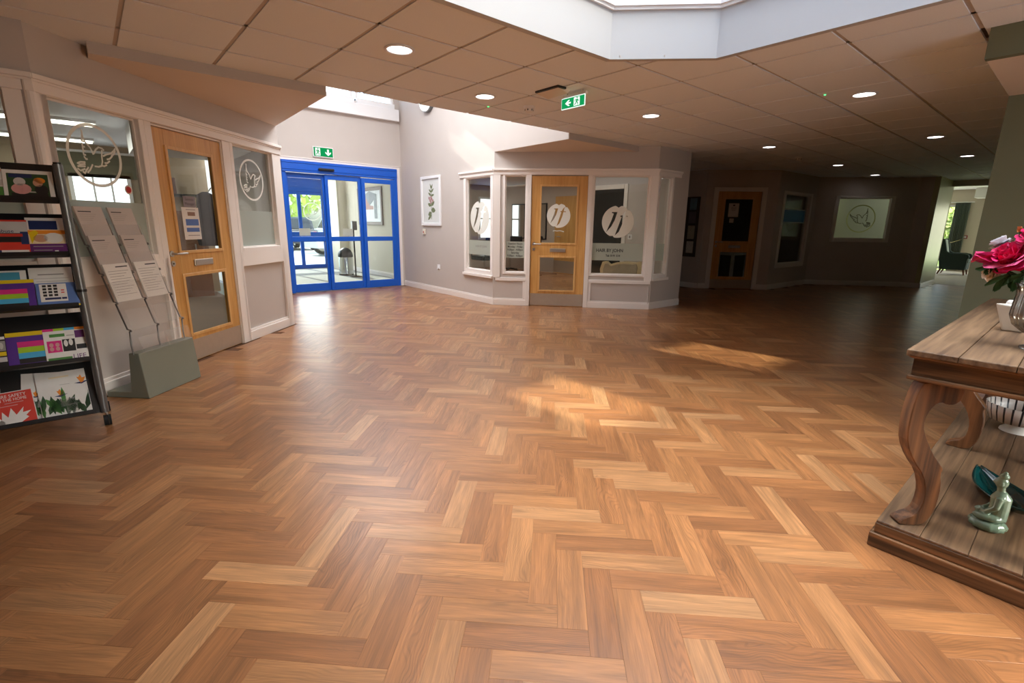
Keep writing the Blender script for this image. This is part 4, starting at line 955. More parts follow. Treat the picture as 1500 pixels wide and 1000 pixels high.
t = sheet('blue_poster', FN, .40, 1.58, 1.42, 1.72, -.045, 'wide blue poster with pale border in the corridor window', 'poster', 'poster_rim', [(.03, .97, .08, .92, 'poster_blue')])
struct(MB().box(-6.2, -4.55, 13.3, 13.36, 0, 2.5).box(-4.5, -2.6, 16.2, 16.3, 0, 2.5).box(-4.6, -4.5, 13.26, 16.2, 0, 2.5).prism([(-4.5, 13.3), (-2.6, 14.9), (-2.6, 16.2), (-4.5, 16.2)], 2.44, 2.5).build('wall_frosted_room', mat('olive_paint', (196, 196, 150), .8, noise=.02)))
light('frosted_room_glow', 'AREA', (-3.6, 15.2, 2.38), (-3.6, 14.2, 1.2), 17, (1.0, .98, .80), shape='RECTANGLE', size=.8, size_y=.8)
# notice board
t = thing('notice_board', FA.pt(-5.72, 0, .67), 'tall notice board with leaflets in the corridor alcove', 'notice board')
MB().wb(FA, -5.88, -5.58, 0, .02, .67, 1.93).build('board', mat('board_dark', (70, 60, 56), .8, noise=.1), t)
for k, (z0, z1, c) in enumerate(((1.66, 1.9, (120, 150, 170)), (1.38, 1.62, (120, 110, 120)), (1.05, 1.33, (180, 176, 160)), (.75, 1.0, (214, 214, 210)))):
    MB().wb(FA, -5.80, -5.64, .02, .023, z0, z1).build('pinned_leaflet', mat('pin_%d' % k, c, .6, noise=.2, scale=30), t)

# ------------------------------------------------------------------ lounge beyond the passage
struct(MB().box(-6.1, 0, 15.985, 22.1, -.06, .002).build('floor_lounge', 'carpet_lounge'))
struct(MB().box(-6.1, 0, 15.98, 22.1, 2.62, 2.7).build('ceiling_lounge', 'white_paint'))
w = MB().box(-6.1, -6.0, 16.3, 22.1, 0, 2.7).box(0, .1, 15.9, 22.1, 0, 2.7).box(-3.12, -1.9, 22.0, 22.1, 0, 2.7).box(-.2, 0, 22.0, 22.1, 0, 2.7).box(-1.9, -.2, 22.0, 22.1, 2.15, 2.7).box(-6.1, -5.4, 22.0, 22.1, 0, 2.7).box(-5.4, -3.12, 22.0, 22.1, 2.15, 2.7).box(-6.1, -2.5, 16.3, 16.4, 0, 2.7)
struct(w.build('wall_lounge', mat('lounge_paint', (206, 196, 180), .75, noise=.02)))
struct(MB().box(-2.7, 0, 21.2, 22.0, 2.32, 2.62).build('wall_lounge_bulkhead', 'white_paint'))
FLn = Fr((0, 22.0), (1, 22.0))
if FLn.n.y > 0: FLn.flip()
wn = MB()
for a, b, z0, z1 in ((-5.4, -5.33, .05, 2.15), (-3.19, -3.12, .05, 2.15), (-5.33, -3.19, .05, .12), (-5.33, -3.19, 2.08, 2.15), (-4.29, -4.23, .12, 2.08)): wn.wb(FLn, a, b, -.08, -.01, z0, z1)
window_15 = struct(wn.build('window_15', 'white_paint'), 'tall lounge window onto the garden')
for a, b in ((-5.33, -4.29), (-4.23, -3.19)): MB().wb(FLn, a, b, -.05, -.044, .12, 2.08).build('pane', 'glass', window_15)
wn = MB()
for a, b, z0, z1 in ((-1.9, -1.83, .05, 2.15), (-.27, -.2, .05, 2.15), (-1.83, -.27, .05, .12), (-1.83, -.27, 2.08, 2.15)): wn.wb(FLn, a, b, -.08, -.01, z0, z1)
window_16 = struct(wn.build('window_16', 'white_paint'), 'second lounge window hidden beyond the green wall')
MB().wb(FLn, -1.83, -.27, -.05, -.044, .12, 2.08).build('pane', 'glass', window_16)
struct(MB().box(-24, 22, 22.2, 60, -.2, -.1).build('ground_garden', mat('lawn', (120, 150, 60), .95, noise=.3, scale=8, bump=.5)))
for k, (x, y, h) in enumerate(((-6.6, 34, 2.2), (-5.2, 36, 2.6), (-7.8, 37, 3.0))):
    tree((x, y, -.1), h, 1.1, 20+k, ('round green garden shrub outside the lounge window', 'taller leafy shrub behind the round garden shrub', 'dense far shrub at the garden edge')[k], 'shrub', 'garden_shrub', 'leaf_green' if k != 1 else 'leaf_pale')
for o_ in C.objects:
    if o_.name.startswith('garden_shrub'): o_['group'] = 'garden shrubs'
t = thing('window_curtain', (-3.05, 21.9, .1), 'grey-green full length curtain beside the lounge window', 'curtain')
mb = MB(); n = 60; v = []
for k in range(n+1):
    x = -3.20+.37*k/n; y = 21.90+.028*math.sin(k*.85)+.01*math.sin(k*.31)
    v += [(x, y, .04), (x, y, 2.2)]
mb.add(v, [(2*k, 2*k+2, 2*k+3, 2*k+1) for k in range(n)], True); cu = mb.build('drape', mat('curtain_cloth', (92, 102, 92), .9, noise=.08, scale=40), t, fix=False)
so = cu.modifiers.new('thickness', 'SOLIDIFY'); so.thickness = .006
MB().tube([(-5.5, 21.92, 2.22), (-2.75, 21.92, 2.22)], .016, 10).build('curtain_pole', 'white_paint', t)
MB().tube([(-3.32, 21.86, .92), (-3.1, 21.84, .93), (-2.9, 21.88, 1.02), (-2.84, 21.97, 1.08)], .012, 8).build('tieback', mat('tie_cream', (200, 190, 150), .7, noise=.05), t)
t = thing('call_point', FLn.pt(-2.81, 0, 1.06), 'small red and white call point on the lounge wall', 'call point')
MB().wb(FLn, -2.87, -2.75, 0, .03, 1.06, 1.17).build('case', mat('call_red', (150, 40, 36), .4, noise=.02), t, bevel=.005); MB().wb(FLn, -2.845, -2.775, .03, .034, 1.085, 1.145).build('face', 'white_paint', t)
# armchair, seen side on, facing +X
t = thing('wing_armchair', (-2.68, 20.2, .002), 'dark green upholstered armchair with wooden legs in the lounge', 'armchair')
gm = mat('teal_cloth', (38, 54, 52), .85, noise=.1, scale=60); mat('pale_cloth', (150, 160, 156), .9, noise=.05); mat('leg_brown', (110, 66, 36), .4, noise=.1)
side = [(-2.98, .16), (-3.06, .60), (-3.11, 1.0), (-3.08, 1.07), (-2.98, 1.07), (-2.93, .90), (-2.88, .70), (-2.80, .655), (-2.50, .655), (-2.38, .63), (-2.34, .56), (-2.37, .48), (-2.38, .16)]
for y in (19.86, 20.44): MB().extr([(x, y, z) for x, z in side], (0, .1, 0)).build('side_panel', 'teal_cloth', t, bevel=.025, seg=3)
MB().extr([(-2.97, 19.95, .3), (-3.06, 19.95, .7), (-3.10, 19.95, 1.04), (-2.99, 19.95, 1.05), (-2.86, 19.95, .5), (-2.84, 19.95, .3)], (0, .5, 0)).build('backrest', 'pale_cloth', t, bevel=.03, seg=3)
MB().box(-2.9, -2.37, 19.95, 20.45, .16, .36).build('seat_base', 'teal_cloth', t, bevel=.02, seg=2)
MB().box(-2.86, -2.36, 19.96, 20.44, .36, .48).build('seat_cushion', 'teal_cloth', t, bevel=.04, seg=3)
for x, dx in ((-2.95, -.06), (-2.42, .03)):
    for y in (19.92, 20.48): MB().tube([(x, y, .17), (x+dx, y, .002)], [.03, .018], 8).build('leg', 'leg_brown', t)

# ------------------------------------------------------------------ console table
TXA, TXB, TYA, TYB, PZ, TZ = -.388, .21, 2.312, 4.63, .118, .848
tb = thing('console_table', ((TXA+TXB)/2, (TYA+TYB)/2, 0), 'long weathered wooden console table with scrolled legs on a stepped plinth', 'table')
def inset(mb, d, z0, z1, d2=None):
    e = d if d2 is None else d2
    return mb.hexa([(TXA+d, TYA+d, z0), (TXB-d, TYA+d, z0), (TXB-d, TYB-d, z0), (TXA+d, TYB-d, z0), (TXA+e, TYA+e, z1), (TXB-e, TYA+e, z1), (TXB-e, TYB-e, z1), (TXA+e, TYB-e, z1)])
inset(MB(), .012, .062, PZ-.012).build('plinth_step', 'table_dark', tb, bevel=.004, seg=2)
inset(MB(), 0, 0, .062).build('plinth_base', 'table_dark', tb, bevel=.005, seg=2)
pw = (TXB-TXA-.03)/4
for k in range(4): MB().box(TXA+.015+k*pw, TXA+.015+(k+1)*pw-.0015, TYA+.015, TYB-.015, PZ-.012, PZ-.0006*(k % 2)).build('shelf_board', 'table_wood', tb, bevel=.002)
tw = (TXB-TXA)/4
for k in range(4): MB().box(TXA+k*tw, TXA+(k+1)*tw-.001, TYA, TYB, TZ-.024, TZ-.0005*(k % 2)).build('top_board', 'table_wood', tb, bevel=.004, seg=2)
inset(MB(), .014, TZ-.034, TZ-.024, .006).build('top_moulding', 'table_dark', tb, bevel=.003)
inset(MB(), .022, TZ-.100, TZ-.034).build('apron', 'table_dark', tb, bevel=.002)
inset(MB(), .012, TZ-.118, TZ-.100).build('apron_bead', 'table_dark', tb, bevel=.005, seg=2)
LEG = [(.133, .732), (.150, .69), (.159, .62), (.160, .54), (.150, .47), (.113, .40), (.064, .34), (.042, .27), (.042, .21), (.056, .168), (.098, .15), (.118, .134), (.118, .118),
       (.03, .118), (.0, .16), (-.012, .22), (-.012, .30), (.002, .352), (-.006, .37), (.012, .392), (.05, .44), (.085, .50), (.105, .55), (.100, .60), (.082, .636), (.060, .650), (.036, .640), (.010, .640), (-.010, .660), (-.016, .70), (.0, .732)]
def table_leg(base, out):
    o = Vector(out).normalized(); t = Vector((-o.y, o.x)); T = .056
    pts = [(base[0]+o.x*a-t.x*T/2, base[1]+o.y*a-t.y*T/2, z) for a, z in LEG]
    # smooth the outline
    P = []
    n = len(LEG)
    for i in range(n):
        p, q = Vector(pts[i]), Vector(pts[(i+1) % n]); P += [p*.75+q*.25, p*.25+q*.75]
    MB().extr(P, (t.x*T, t.y*T, 0)).build('leg', 'leg_wood', tb, bevel=.003)
for x, sx in ((-.243, -1), (TXB-.145, 1)):
    table_leg((x, TYA+.145), (sx, -1)); table_leg((x+.025*-sx, 3.54), (sx, 0)); table_leg((x, TYB-.145), (sx, 1))

# ------------------------------------------------------------------ flowers in a ribbed vase
VX, VY = -.062, 2.72
v = thing('ribbed_vase', (VX, VY, TZ), 'ribbed smoky silver glass vase on a foot, on the console table', 'vase')
rib = lambda a, i: 1+.022*math.cos(24*a)
sv = mat('smoked_silver', (158, 156, 148), .14, .7, noise=.25, scale=9)
MB().lathe([(.058, 0), (.058, .008), (.03, .018), (.016, .03), (.018, .045)], (VX, VY, TZ), 32).build('foot', 'smoked_silver', v)
MB().lathe([(.018, .045), (.06, .062), (.092, .09), (.104, .125), (.102, .17), (.098, .21), (.102, .235), (.112, .25), (.107, .25), (.095, .21), (.098, .12), (.05, .07)], (VX, VY, TZ), 96, wob=rib).build('bowl', 'smoked_silver', v)
mat('petal_pink', (232, 40, 110), .5, noise=.25, scale=30); mat('petal_light', (244, 104, 152), .5, noise=.15, scale=30); mat('petal_mauve', (196, 60, 120), .55, noise=.2, scale=30); mat('petal_cream', (244, 228, 206), .55, noise=.06, scale=30); mat('petal_white', (240, 240, 244), .55, noise=.04, scale=30); mat('stem_green', (44, 82, 36), .6, noise=.2, scale=20); mat('bud_orange', (214, 140, 80), .6, noise=.1)
def petal(mb, c, R, th, tilt, L, Wd, cup, rnd):
    """cupped petal patch leaving c, azimuth th, tilt from axis"""
    n = 5; vs_ = []
    for i in range(n+1):
        u = i/n; wv = Wd*math.sin(math.pi*min(1, .10+.60*u))**.6
        for j in range(n+1):
            w_ = (j/n-.5)*2; tl = tilt*(.35+.65*u)
            r_ = L*u; x = r_*math.sin(tl)-cup*(w_*w_)*.25*L; z = r_*math.cos(tl)+.02*L*math.sin(7*w_+th)*u
            y = w_*wv*(1-.1*u); p = Vector((x*math.cos(th)-y*math.sin(th), x*math.sin(th)+y*math.cos(th), z))
            vs_.append(c+R @ p)
    mb.add(vs_, [(i*(n+1)+j, i*(n+1)+j+1, (i+1)*(n+1)+j+1, (i+1)*(n+1)+j) for i in range(n) for j in range(n)], True)
def flower(name, c, r, axis, petals, label, layers, seed, group='flowers in the ribbed vase', heart=None):
    rnd = random.Random(seed); c = Vector(c); axis = Vector(axis).normalized(); R = axis.to_track_quat('Z', 'Y').to_matrix()
    t = thing(name, tuple(c), label, 'flower', group)
    b0 = c-axis*r*.75
    for li, (cnt, tilt, L, Wd, cup) in enumerate(layers):
        mb = MB()
        for k in range(cnt): petal(mb, b0, R, 2*math.pi*k/cnt+li*.7+rnd.uniform(-.2, .2), tilt+rnd.uniform(-.1, .1), L*r*rnd.uniform(.9, 1.1), Wd*r, cup, rnd)
        mb.build('petals', petals[li % len(petals)], t, fix=False)
    if heart: MB().ball(tuple(b0+axis*r*.5), r*.4, 10, 6).build('heart', heart, t)
    S = Vector((VX, VY, TZ+.20)); mid = (b0+S)/2+Vector((0, 0, .02))
    MB().tube([b0+axis*r*.1, b0-axis*.02, mid, S, Vector((VX, VY, TZ+.10))], .0045, 6).build('stem', 'stem_green', t)
    return t
PE = [(7, 1.25, 1.0, .60, .6), (7, 1.05, 1.18, .64, .8), (7, .85, 1.38, .64, .9), (6, .55, 1.42, .58, 1.1), (5, .30, 1.36, .46, 1.2), (3, .12, 1.25, .34, 1.3)]
TU = [(3, .42, 1.9, .62, 1.4), (3, .30, 1.85, .6, 1.4)]
flower('peony', (-.205, 2.70, 1.195), .068, (-.45, -.55, .6), ['petal_pink', 'petal_pink', 'petal_light'], 'large open hot pink peony in the ribbed vase', PE, 1)
flower('peony', (-.145, 2.72, 1.265), .060, (-.1, -.4, .9), ['petal_pink', 'petal_light', 'petal_pink'], 'upper hot pink peony above the large open one', PE, 2)
flower('peony', (-.02, 2.68, 1.23), .066, (.3, -.5, .7), ['petal_pink', 'petal_pink', 'petal_light'], 'hot pink peony on the vase side away from the tulip', PE, 3)
flower('tulip', (-.272, 2.70, 1.188), .033, (-.95, -.15, .12), ['petal_pink', 'petal_mauve'], 'pink and mauve tulip leaning out of the vase', TU, 4)
flower('rose', (-.248, 2.72, 1.128), .036, (-.8, -.5, -.1), ['petal_cream'], 'cream rose drooping below the tulip', PE, 5)
flower('rose', (-.245, 2.77, 1.245), .034, (-.5, .1, .8), ['petal_white'], 'white rose tucked behind the large pink peony', PE, 6)
flower('rose', (-.09, 2.76, 1.30), .034, (0, .1, 1), ['petal_white'], 'white rose above the pink peonies', PE, 7)
flower('berry_spray', (-.196, 2.73, 1.296), .012, (-.2, 0, 1), ['bud_orange'], 'tiny orange bud above the bouquet', TU, 8)
def leaf_blade(t, pts, w_):
    mb = MB(); n = len(pts); vs_ = []
    for i, p in enumerate(pts):
        p = Vector(p); d = (Vector(pts[min(i+1, n-1)])-Vector(pts[max(i-1, 0)])).normalized(); s_ = d.cross(Vector((.3, -.8, .3))).normalized(); k = w_*math.sin(math.pi*(i+.25)/(n-.5))
        vs_ += [p-s_*k, p+Vector((0, .004, .006)), p+s_*k]
    mb.add(vs_, [(3*i+j, 3*i+j+1, 3*i+j+4, 3*i+j+3) for i in range(n-1) for j in range(2)], True); mb.build('leaf', 'stem_green', t, fix=False)
for k, (a, b, lab) in enumerate((((-.225, 2.70, 1.055), (-.19, 2.69, 1.13), 'green leaf sprig hanging by the cream rose'), ((-.175, 2.69, 1.06), (-.15, 2.69, 1.14), 'green leaf sprig hanging under the large pink peony'), ((-.262, 2.69, 1.12), (-.235, 2.70, 1.16), 'green leaf sprig beneath the tulip'))):
    t = thing('leaf_sprig', b, lab, 'leaves', 'leaves in the ribbed vase'); S = Vector((VX, VY, TZ+.22)); a, b = Vector(a), Vector(b)
    MB().tube([a*.3+b*.7, b, (b+S)/2, S], .003, 6).build('stem', 'stem_green', t)
    leaf_blade(t, [b, b*.6+a*.4+Vector((-.006, 0, 0)), a*.8+b*.2, a], .012); leaf_blade(t, [b, b*.6+a*.4+Vector((.02, -.01, 0)), a*.7+b*.3+Vector((.035, 0, .005)), a+Vector((.05, 0, .015))], .011); leaf_blade(t, [b, b*.7+a*.3+Vector((-.02, -.01, .0)), a*.5+b*.5+Vector((-.03, 0, 0)), a+Vector((-.03, 0, .02))], .010)

# white square dish on the table top
t = thing('white_bowl', (-.17, 3.16, TZ), 'white square porcelain bowl behind the ribbed vase', 'bowl')
mb = MB(); o_, i_ = .070, .034
mb.hexa([(-.17-i_, 3.16-i_, TZ), (-.17+i_, 3.16-i_, TZ), (-.17+i_, 3.16+i_, TZ), (-.17-i_, 3.16+i_, TZ), (-.17-o_, 3.16-o_, TZ+.125), (-.17+o_, 3.16-o_, TZ+.11), (-.17+o_, 3.16+o_, TZ+.125), (-.17-o_, 3.16+o_, TZ+.11)])
mb.build('bowl_body', mat('porcelain', (232, 226, 214), .3, noise=.01), t, bevel=.006, seg=2)
MB().box(-.17-.04, -.17+.04, 3.12, 3.20, TZ+.08, TZ+.135).build('folded_napkin', 'paper', t, bevel=.004)
# jade seated figurine facing -X
t = thing('jade_figurine', (-.07, 2.62, PZ), 'jade green glazed seated figurine on a lotus base on the lower shelf', 'figurine')
jd = mat('jade', (126, 150, 128), .15, noise=.15, scale=25, coat=.6)
bx, by, bz = -.072, 2.62, PZ
mb = MB().lathe([(.045, 0), (.056, .008), (.058, .022), (.05, .034), (.044, .038)], (bx, by, bz), 40, wob=lambda a, i: 1+.05*math.cos(14*a)).build('lotus_base', 'jade', t)
fg = MB()
fg.ball((bx+.008, by, bz+.055), (.040, .05, .022)).ball((bx-.014, by-.034, bz+.055), (.036, .017, .016)).ball((bx-.014, by+.034, bz+.055), (.036, .017, .016)).ball((bx-.02, by, bz+.052), (.026, .034, .013))
fg.tube([(bx+.018, by, bz+.05), (bx+.022, by, bz+.10), (bx+.020, by, bz+.14), (bx+.016, by, bz+.165)], [.034, .030, .032, .016], 16).ball((bx+.018, by, bz+.145), (.022, .040, .02))
fg.tube([(bx+.016, by, bz+.155), (bx+.012, by, bz+.185)], .013, 12).ball((bx+.010, by, bz+.203), (.021, .018, .025)).ball((bx+.013, by, bz+.230), (.016, .015, .012)).ball((bx+.014, by, bz+.243), (.008, .008, .009)).ball((bx-.010, by, bz+.200), (.006, .004, .006))
for s_ in (-1, 1):
    fg.tube([(bx+.018, by+s_*.036, bz+.150), (bx+.014, by+s_*.046, bz+.110), (bx-.010, by+s_*.034, bz+.078), (bx-.026, by+s_*.008, bz+.072)], [.013, .012, .010, .008], 10).ball((bx+.012, by+s_*.019, bz+.200), (.005, .003, .010))
fb = fg.build('figure', 'jade', t); rm = fb.modifiers.new('remesh', 'REMESH'); rm.mode = 'VOXEL'; rm.voxel_size = .0028; rm.use_smooth_shade = True
# teal leaf dish
t = thing('leaf_dish', (-.06, 2.96, PZ), 'dark teal glazed leaf-shaped dish behind the jade figurine', 'dish')
A0, A1 = Vector((-.162, 3.13)), Vector((.05, 2.76)); ax = (A1-A0); wd_ = Vector((-ax.y, ax.x)).normalized(); mb = MB(); vs_ = []; nu, nv = 18, 8
for i in range(nu+1):
    u = i/nu; c = A0+ax*u; hw = .085*math.sin(math.pi*max(.01, min(.99, u)))**.75
    for j in range(nv+1):
        w_ = (j/nv-.5)*2; p = c+wd_*hw*w_; vs_.append((p.x, p.y, PZ+.004+.045*abs(w_)**2.2*math.sin(math.pi*max(.01, min(.99, u)))**.5+.06*abs(2*u-1)**3))
mb.add(vs_, [(i*(nv+1)+j, i*(nv+1)+j+1, (i+1)*(nv+1)+j+1, (i+1)*(nv+1)+j) for i in range(nu) for j in range(nv)], True)
ld = mb.build('dish_body', mat('teal_glaze', (14, 66, 66), .12, noise=.25, scale=10, coat=.5), t, fix=False); so = ld.modifiers.new('thickness', 'SOLIDIFY'); so.thickness = .006; so.offset = 1
MB().tube([(A0+ax*u).to_3d()+Vector((0, 0, PZ+.011+.06*abs(2*u-1)**3)) for u in (.08, .3, .5, .7, .92)], .003, 6).build('midrib', 'teal_glaze', t)
# striped pedestal bowl
t = thing('striped_bowl', (-.10, 4.10, PZ), 'black and cream striped bowl on a white pedestal on the lower shelf', 'bowl')
cx_, cy_ = -.10, 4.10
MB().lathe([(.075, 0), (.072, .012), (.05, .03), (.045, .055), (.06, .062)], (cx_, cy_, PZ), 32).build('pedestal', 'porcelain', t)
st_d, st_l = MB(), MB(); n = 100
prof = [(.055, .06), (.135, .068), (.150, .12), (.157, .165), (.150, .166), (.142, .12), (.128, .078), (.0, .075)]
for k in range(n):
    a0, a1 = 2*math.pi*k/n, 2*math.pi*(k+1)/n; m_ = st_d if k % 4 == 0 else st_l
    vs_ = [(cx_+r*math.cos(a), cy_+r*math.sin(a), PZ+z) for r, z in prof for a in (a0, a1)]
    m_.add(vs_, [(2*i, 2*i+1, 2*i+3, 2*i+2) for i in range(len(prof)-1)], True)
st_l.build('cream_stripes', mat('cream_glaze', (206, 196, 186), .35, noise=.03), t, fix=False); st_d.build('black_stripes', mat('black_glaze', (34, 30, 30), .3, noise=.03), t, fix=False)

# ------------------------------------------------------------------ brochure rack on castors
RX, RY0, RY1 = -3.90, -.08, -1.08
rk = thing('brochure_rack', (RX, (RY0+RY1)/2, 0), 'black shelved brochure rack with grey tube uprights on castors', 'rack')
for y in (RY0, RY1):
    up = MB().tube([(RX, y, .09), (RX, y, 1.585)], .023, 16).build('upright', 'grey_metal', rk)
    MB().tube([(RX, y, 1.585), (RX, y, 1.595)], .019, 16).build('end_cap', 'black_plastic', up)
    MB().tube([(RX, y, .86), (RX, y, .875)], .026, 16).build('collar', 'black_plastic', up)
    ft = MB().tube([(RX, y, .10), (RX-.30, y, .10)], .014, 10).build('foot_bar', 'grey_metal', rk)
    for x in (RX, RX-.30):
        cs = MB().tube([(x, y-.012, .034), (x, y+.012, .034)], .034, 18).tube([(x, y+.014, .034), (x, y+.026, .034)], .034, 18).build('castor', 'rubber', rk)
        MB().tube([(x, y+.008, .05), (x, y+.008, .10)], .007, 8).build('castor_stem', 'steel', cs)
    MB().tube([(RX-.30, y, .10), (RX-.12, y, 1.55)], .012, 8).build('rear_stay', 'grey_metal', rk)
TIER = [(1.372, 1.59), (1.070, 1.312), (.770, 1.02), (.438, .722), (.100, .420)]
XL, XB = -3.885, -4.03
class Tier:
    def __init__(s, k):
        s.zl, s.zb = TIER[k]; d = Vector((XB-XL, s.zb-s.zl)); s.L = d.length; s.u = d/s.L; s.n = Vector((s.u.y, -s.u.x))
    def pt(s, y, w, off): return (XL+s.u.x*w+s.n.x*off, y, s.zl+s.u.y*w+s.n.y*off)
    def slab(s, mb, y0, y1, w0, w1, o0, o1):
        return mb.hexa([s.pt(y0, w0, o0), s.pt(y1, w0, o0), s.pt(y1, w1, o0), s.pt(y0, w1, o0), s.pt(y0, w0, o1), s.pt(y1, w0, o1), s.pt(y1, w1, o1), s.pt(y0, w1, o1)])
TR = [Tier(k) for k in range(5)]
for T in TR:
    sh = T.slab(MB(), RY1+.02, RY0-.022, 0, T.L, -.010, 0).build('display_shelf', 'black_plastic', rk, bevel=.003)
    T.slab(MB(), RY1+.02, RY0-.022, -.006, .004, 0, .03).build('shelf_lip', 'black_plastic', sh, bevel=.002); T.slab(MB(), RY1+.02, RY0-.022, -.006, .018, .028, .032).build('front_rail', 'black_plastic', sh)
PC = dict(white=(226, 224, 222), navy=(28, 44, 92), yellow=(226, 196, 20), purple=(84, 44, 140), magenta=(214, 40, 130), lime=(160, 200, 40), sky=(70, 170, 220), red=(206, 58, 44), orange=(232, 140, 40), green=(70, 130, 60), dgreen=(38, 74, 40), black=(30, 28, 30), blue=(40, 120, 190), teal=(70, 150, 180), cream=(232, 214, 180), pink=(206, 150, 150), skin=(200, 150, 120), grey=(150, 146, 146), plum=(96, 36, 110), lgrey=(196, 194, 194))
for k_, c_ in PC.items(): mat('print_'+k_, c_, .45, noise=.04, scale=20)
def brochure(k, y0, y1, w0, w1, lay, label, prints, base='white', tilt=0.0, text=(), polys=(), grp='brochures on the rack'):
    """a: 0 left .. 1 right as seen, b: 0 bottom .. 1 top"""
    T = TR[k]; o = .004+.007*lay; yc, wc = (y0+y1)/2, (w0+w1)/2; ct, st_ = math.cos(tilt), math.sin(tilt)
    def P(a, b, off):
        dy, dw = (a-.5)*(y1-y0), (b-.5)*(w1-w0); return T.pt(yc+dy*ct-dw*st_, wc+dy*st_+dw*ct, off)
    t = thing('brochure', P(.5, 0, o), label, 'brochure', grp)
    def rect(a0, a1, b0, b1, o0, o1, name, m):
        MB().hexa([P(a0, b0, o0), P(a1, b0, o0), P(a1, b1, o0), P(a0, b1, o0), P(a0, b0, o1), P(a1, b0, o1), P(a1, b1, o1), P(a0, b1, o1)]).build(name, 'print_'+m, t)
    rect(0, 1, 0, 1, o, o+.005, 'pages', base)
    for i, (a0, a1, b0, b1, m) in enumerate(prints): rect(a0, a1, b0, b1, o+.005, o+.0054+.0001*i, 'print', m)
    for pts, m in polys:
        mb = MB(); mb.add([P(a, b, o+.0068) for a, b in pts], [tuple(range(len(pts)))]); mb.build('print', 'print_'+m, t, fix=False)
    for body, sz_, a, b, m, sx in text: text_on(body, sz_, lambda u, v_, a=a, b=b: P(a+u/(y1-y0), b+v_/(w1-w0), o+.0072), 'print_'+m, t, sx=sx)
    return t
def ov(cx, cy, rx_, ry_, n=14): return [(cx+rx_*math.cos(2*math.pi*k/n), cy+ry_*math.sin(2*math.pi*k/n)) for k in range(n)]
# top tier
brochure(0, -.318, -.113, .004, .20, 1, 'brochure with two people photographed against greenery, top shelf', [(.08, .90, .10, .88, 'dgreen'), (.12, .58, .74, .86, 'navy'), (.14, .86, .10, .22, 'black'), (.2, .8, .25, .28, 'lgrey')],
         polys=[(ov(.32, .60, .12, .14), 'lgrey'), (ov(.34, .36, .20, .18), 'pink'), (ov(.68, .58, .10, .14), 'skin'), (ov(.72, .66, .12, .10), 'orange'), (ov(.74, .34, .14, .18), 'black')])
brochure(0, -.52, -.32, .004, .215, 0, 'green and orange brochure beside the greenery photograph one, top shelf', [(0, 1, .45, .62, 'lgrey'), (.5, 1, .05, .4, 'green')], polys=[([(.7, .65), (.95, .7), (1, .95), (.8, .9)], 'orange')])
# second tier
brochure(1, -.268, -.106, .004, .245, 1, 'brochure with navy box, gold photograph and purple foot', [(.03, .97, .28, .68, 'cream'), (0, 1, 0, .30, 'plum'), (.08, .82, .68, .92, 'navy'), (0, 1, .56, .66, 'orange'), (.12, .9, .22, .24, 'grey'), (.12, .6, .12, .14, 'grey')], polys=[(ov(.68, .45, .26, .14), 'white'), (ov(.34, .44, .20, .10), 'skin'), ([(.1, .3), (.3, .6), (.22, .66), (.05, .6)], 'yellow'), ([(.66, .05), (.76, .05), (.76, .12), (.66, .12)], 'white')])
brochure(1, -.49, -.262, .004, .225, 2, 'red and white brochure with a dark coach photograph', [(.0, 1, .60, .95, 'lgrey'), (.06, .92, .36, .62, 'black'), (0, 1, .16, .36, 'red'), (.86, 1, .3, .66, 'navy'), (.5, .98, 0, .14, 'white'), (0, .5, 0, .14, 'navy'), (.08, .9, .52, .60, 'red')], base='red', text=[('abuse', .03, .62, .67, 'navy', .9)])
# third tier
brochure(2, -.30, -.11, .02, .262, 0, 'white letter sheet standing behind the blue leaflets', [(.2, .8, .80, .83, 'grey'), (.1, .9, .70, .72, 'lgrey'), (.15, .85, .62, .64, 'lgrey')])
brochure(2, -.278, -.095, .004, .155, 2, 'blue leaflet with a grid of dark portraits and yellow foot', [(.08, .72, .22, .96, 'white'), (0, 1, 0, .07, 'yellow')]+[(.15+.13*i, .24+.13*i, .44+.13*j, .53+.13*j, 'black') for i in range(3) for j in range(4)]+[(.18, .56, .30, .38, 'navy'), (.58, .70, .30, .38, 'navy'), (.58, .66, .66, .70, 'red'), (.58, .66, .56, .60, 'red')], base='blue')
brochure(2, -.48, -.282, .004, .185, 2, 'purple leaflet with pink, lime and blue bands behind a yellow strip, middle shelf', [(0, 1, .88, 1, 'yellow'), (.12, .84, .52, .68, 'magenta'), (.12, .84, .36, .52, 'lime'), (.12, .84, .20, .36, 'sky'), (.12, .84, .08, .20, 'black')], base='purple')
brochure(2, -.50, -.31, .03, .25, 0, 'pale sheet with rounded blue corner panel behind the purple leaflet', [(0, .86, .45, .95, 'teal')])
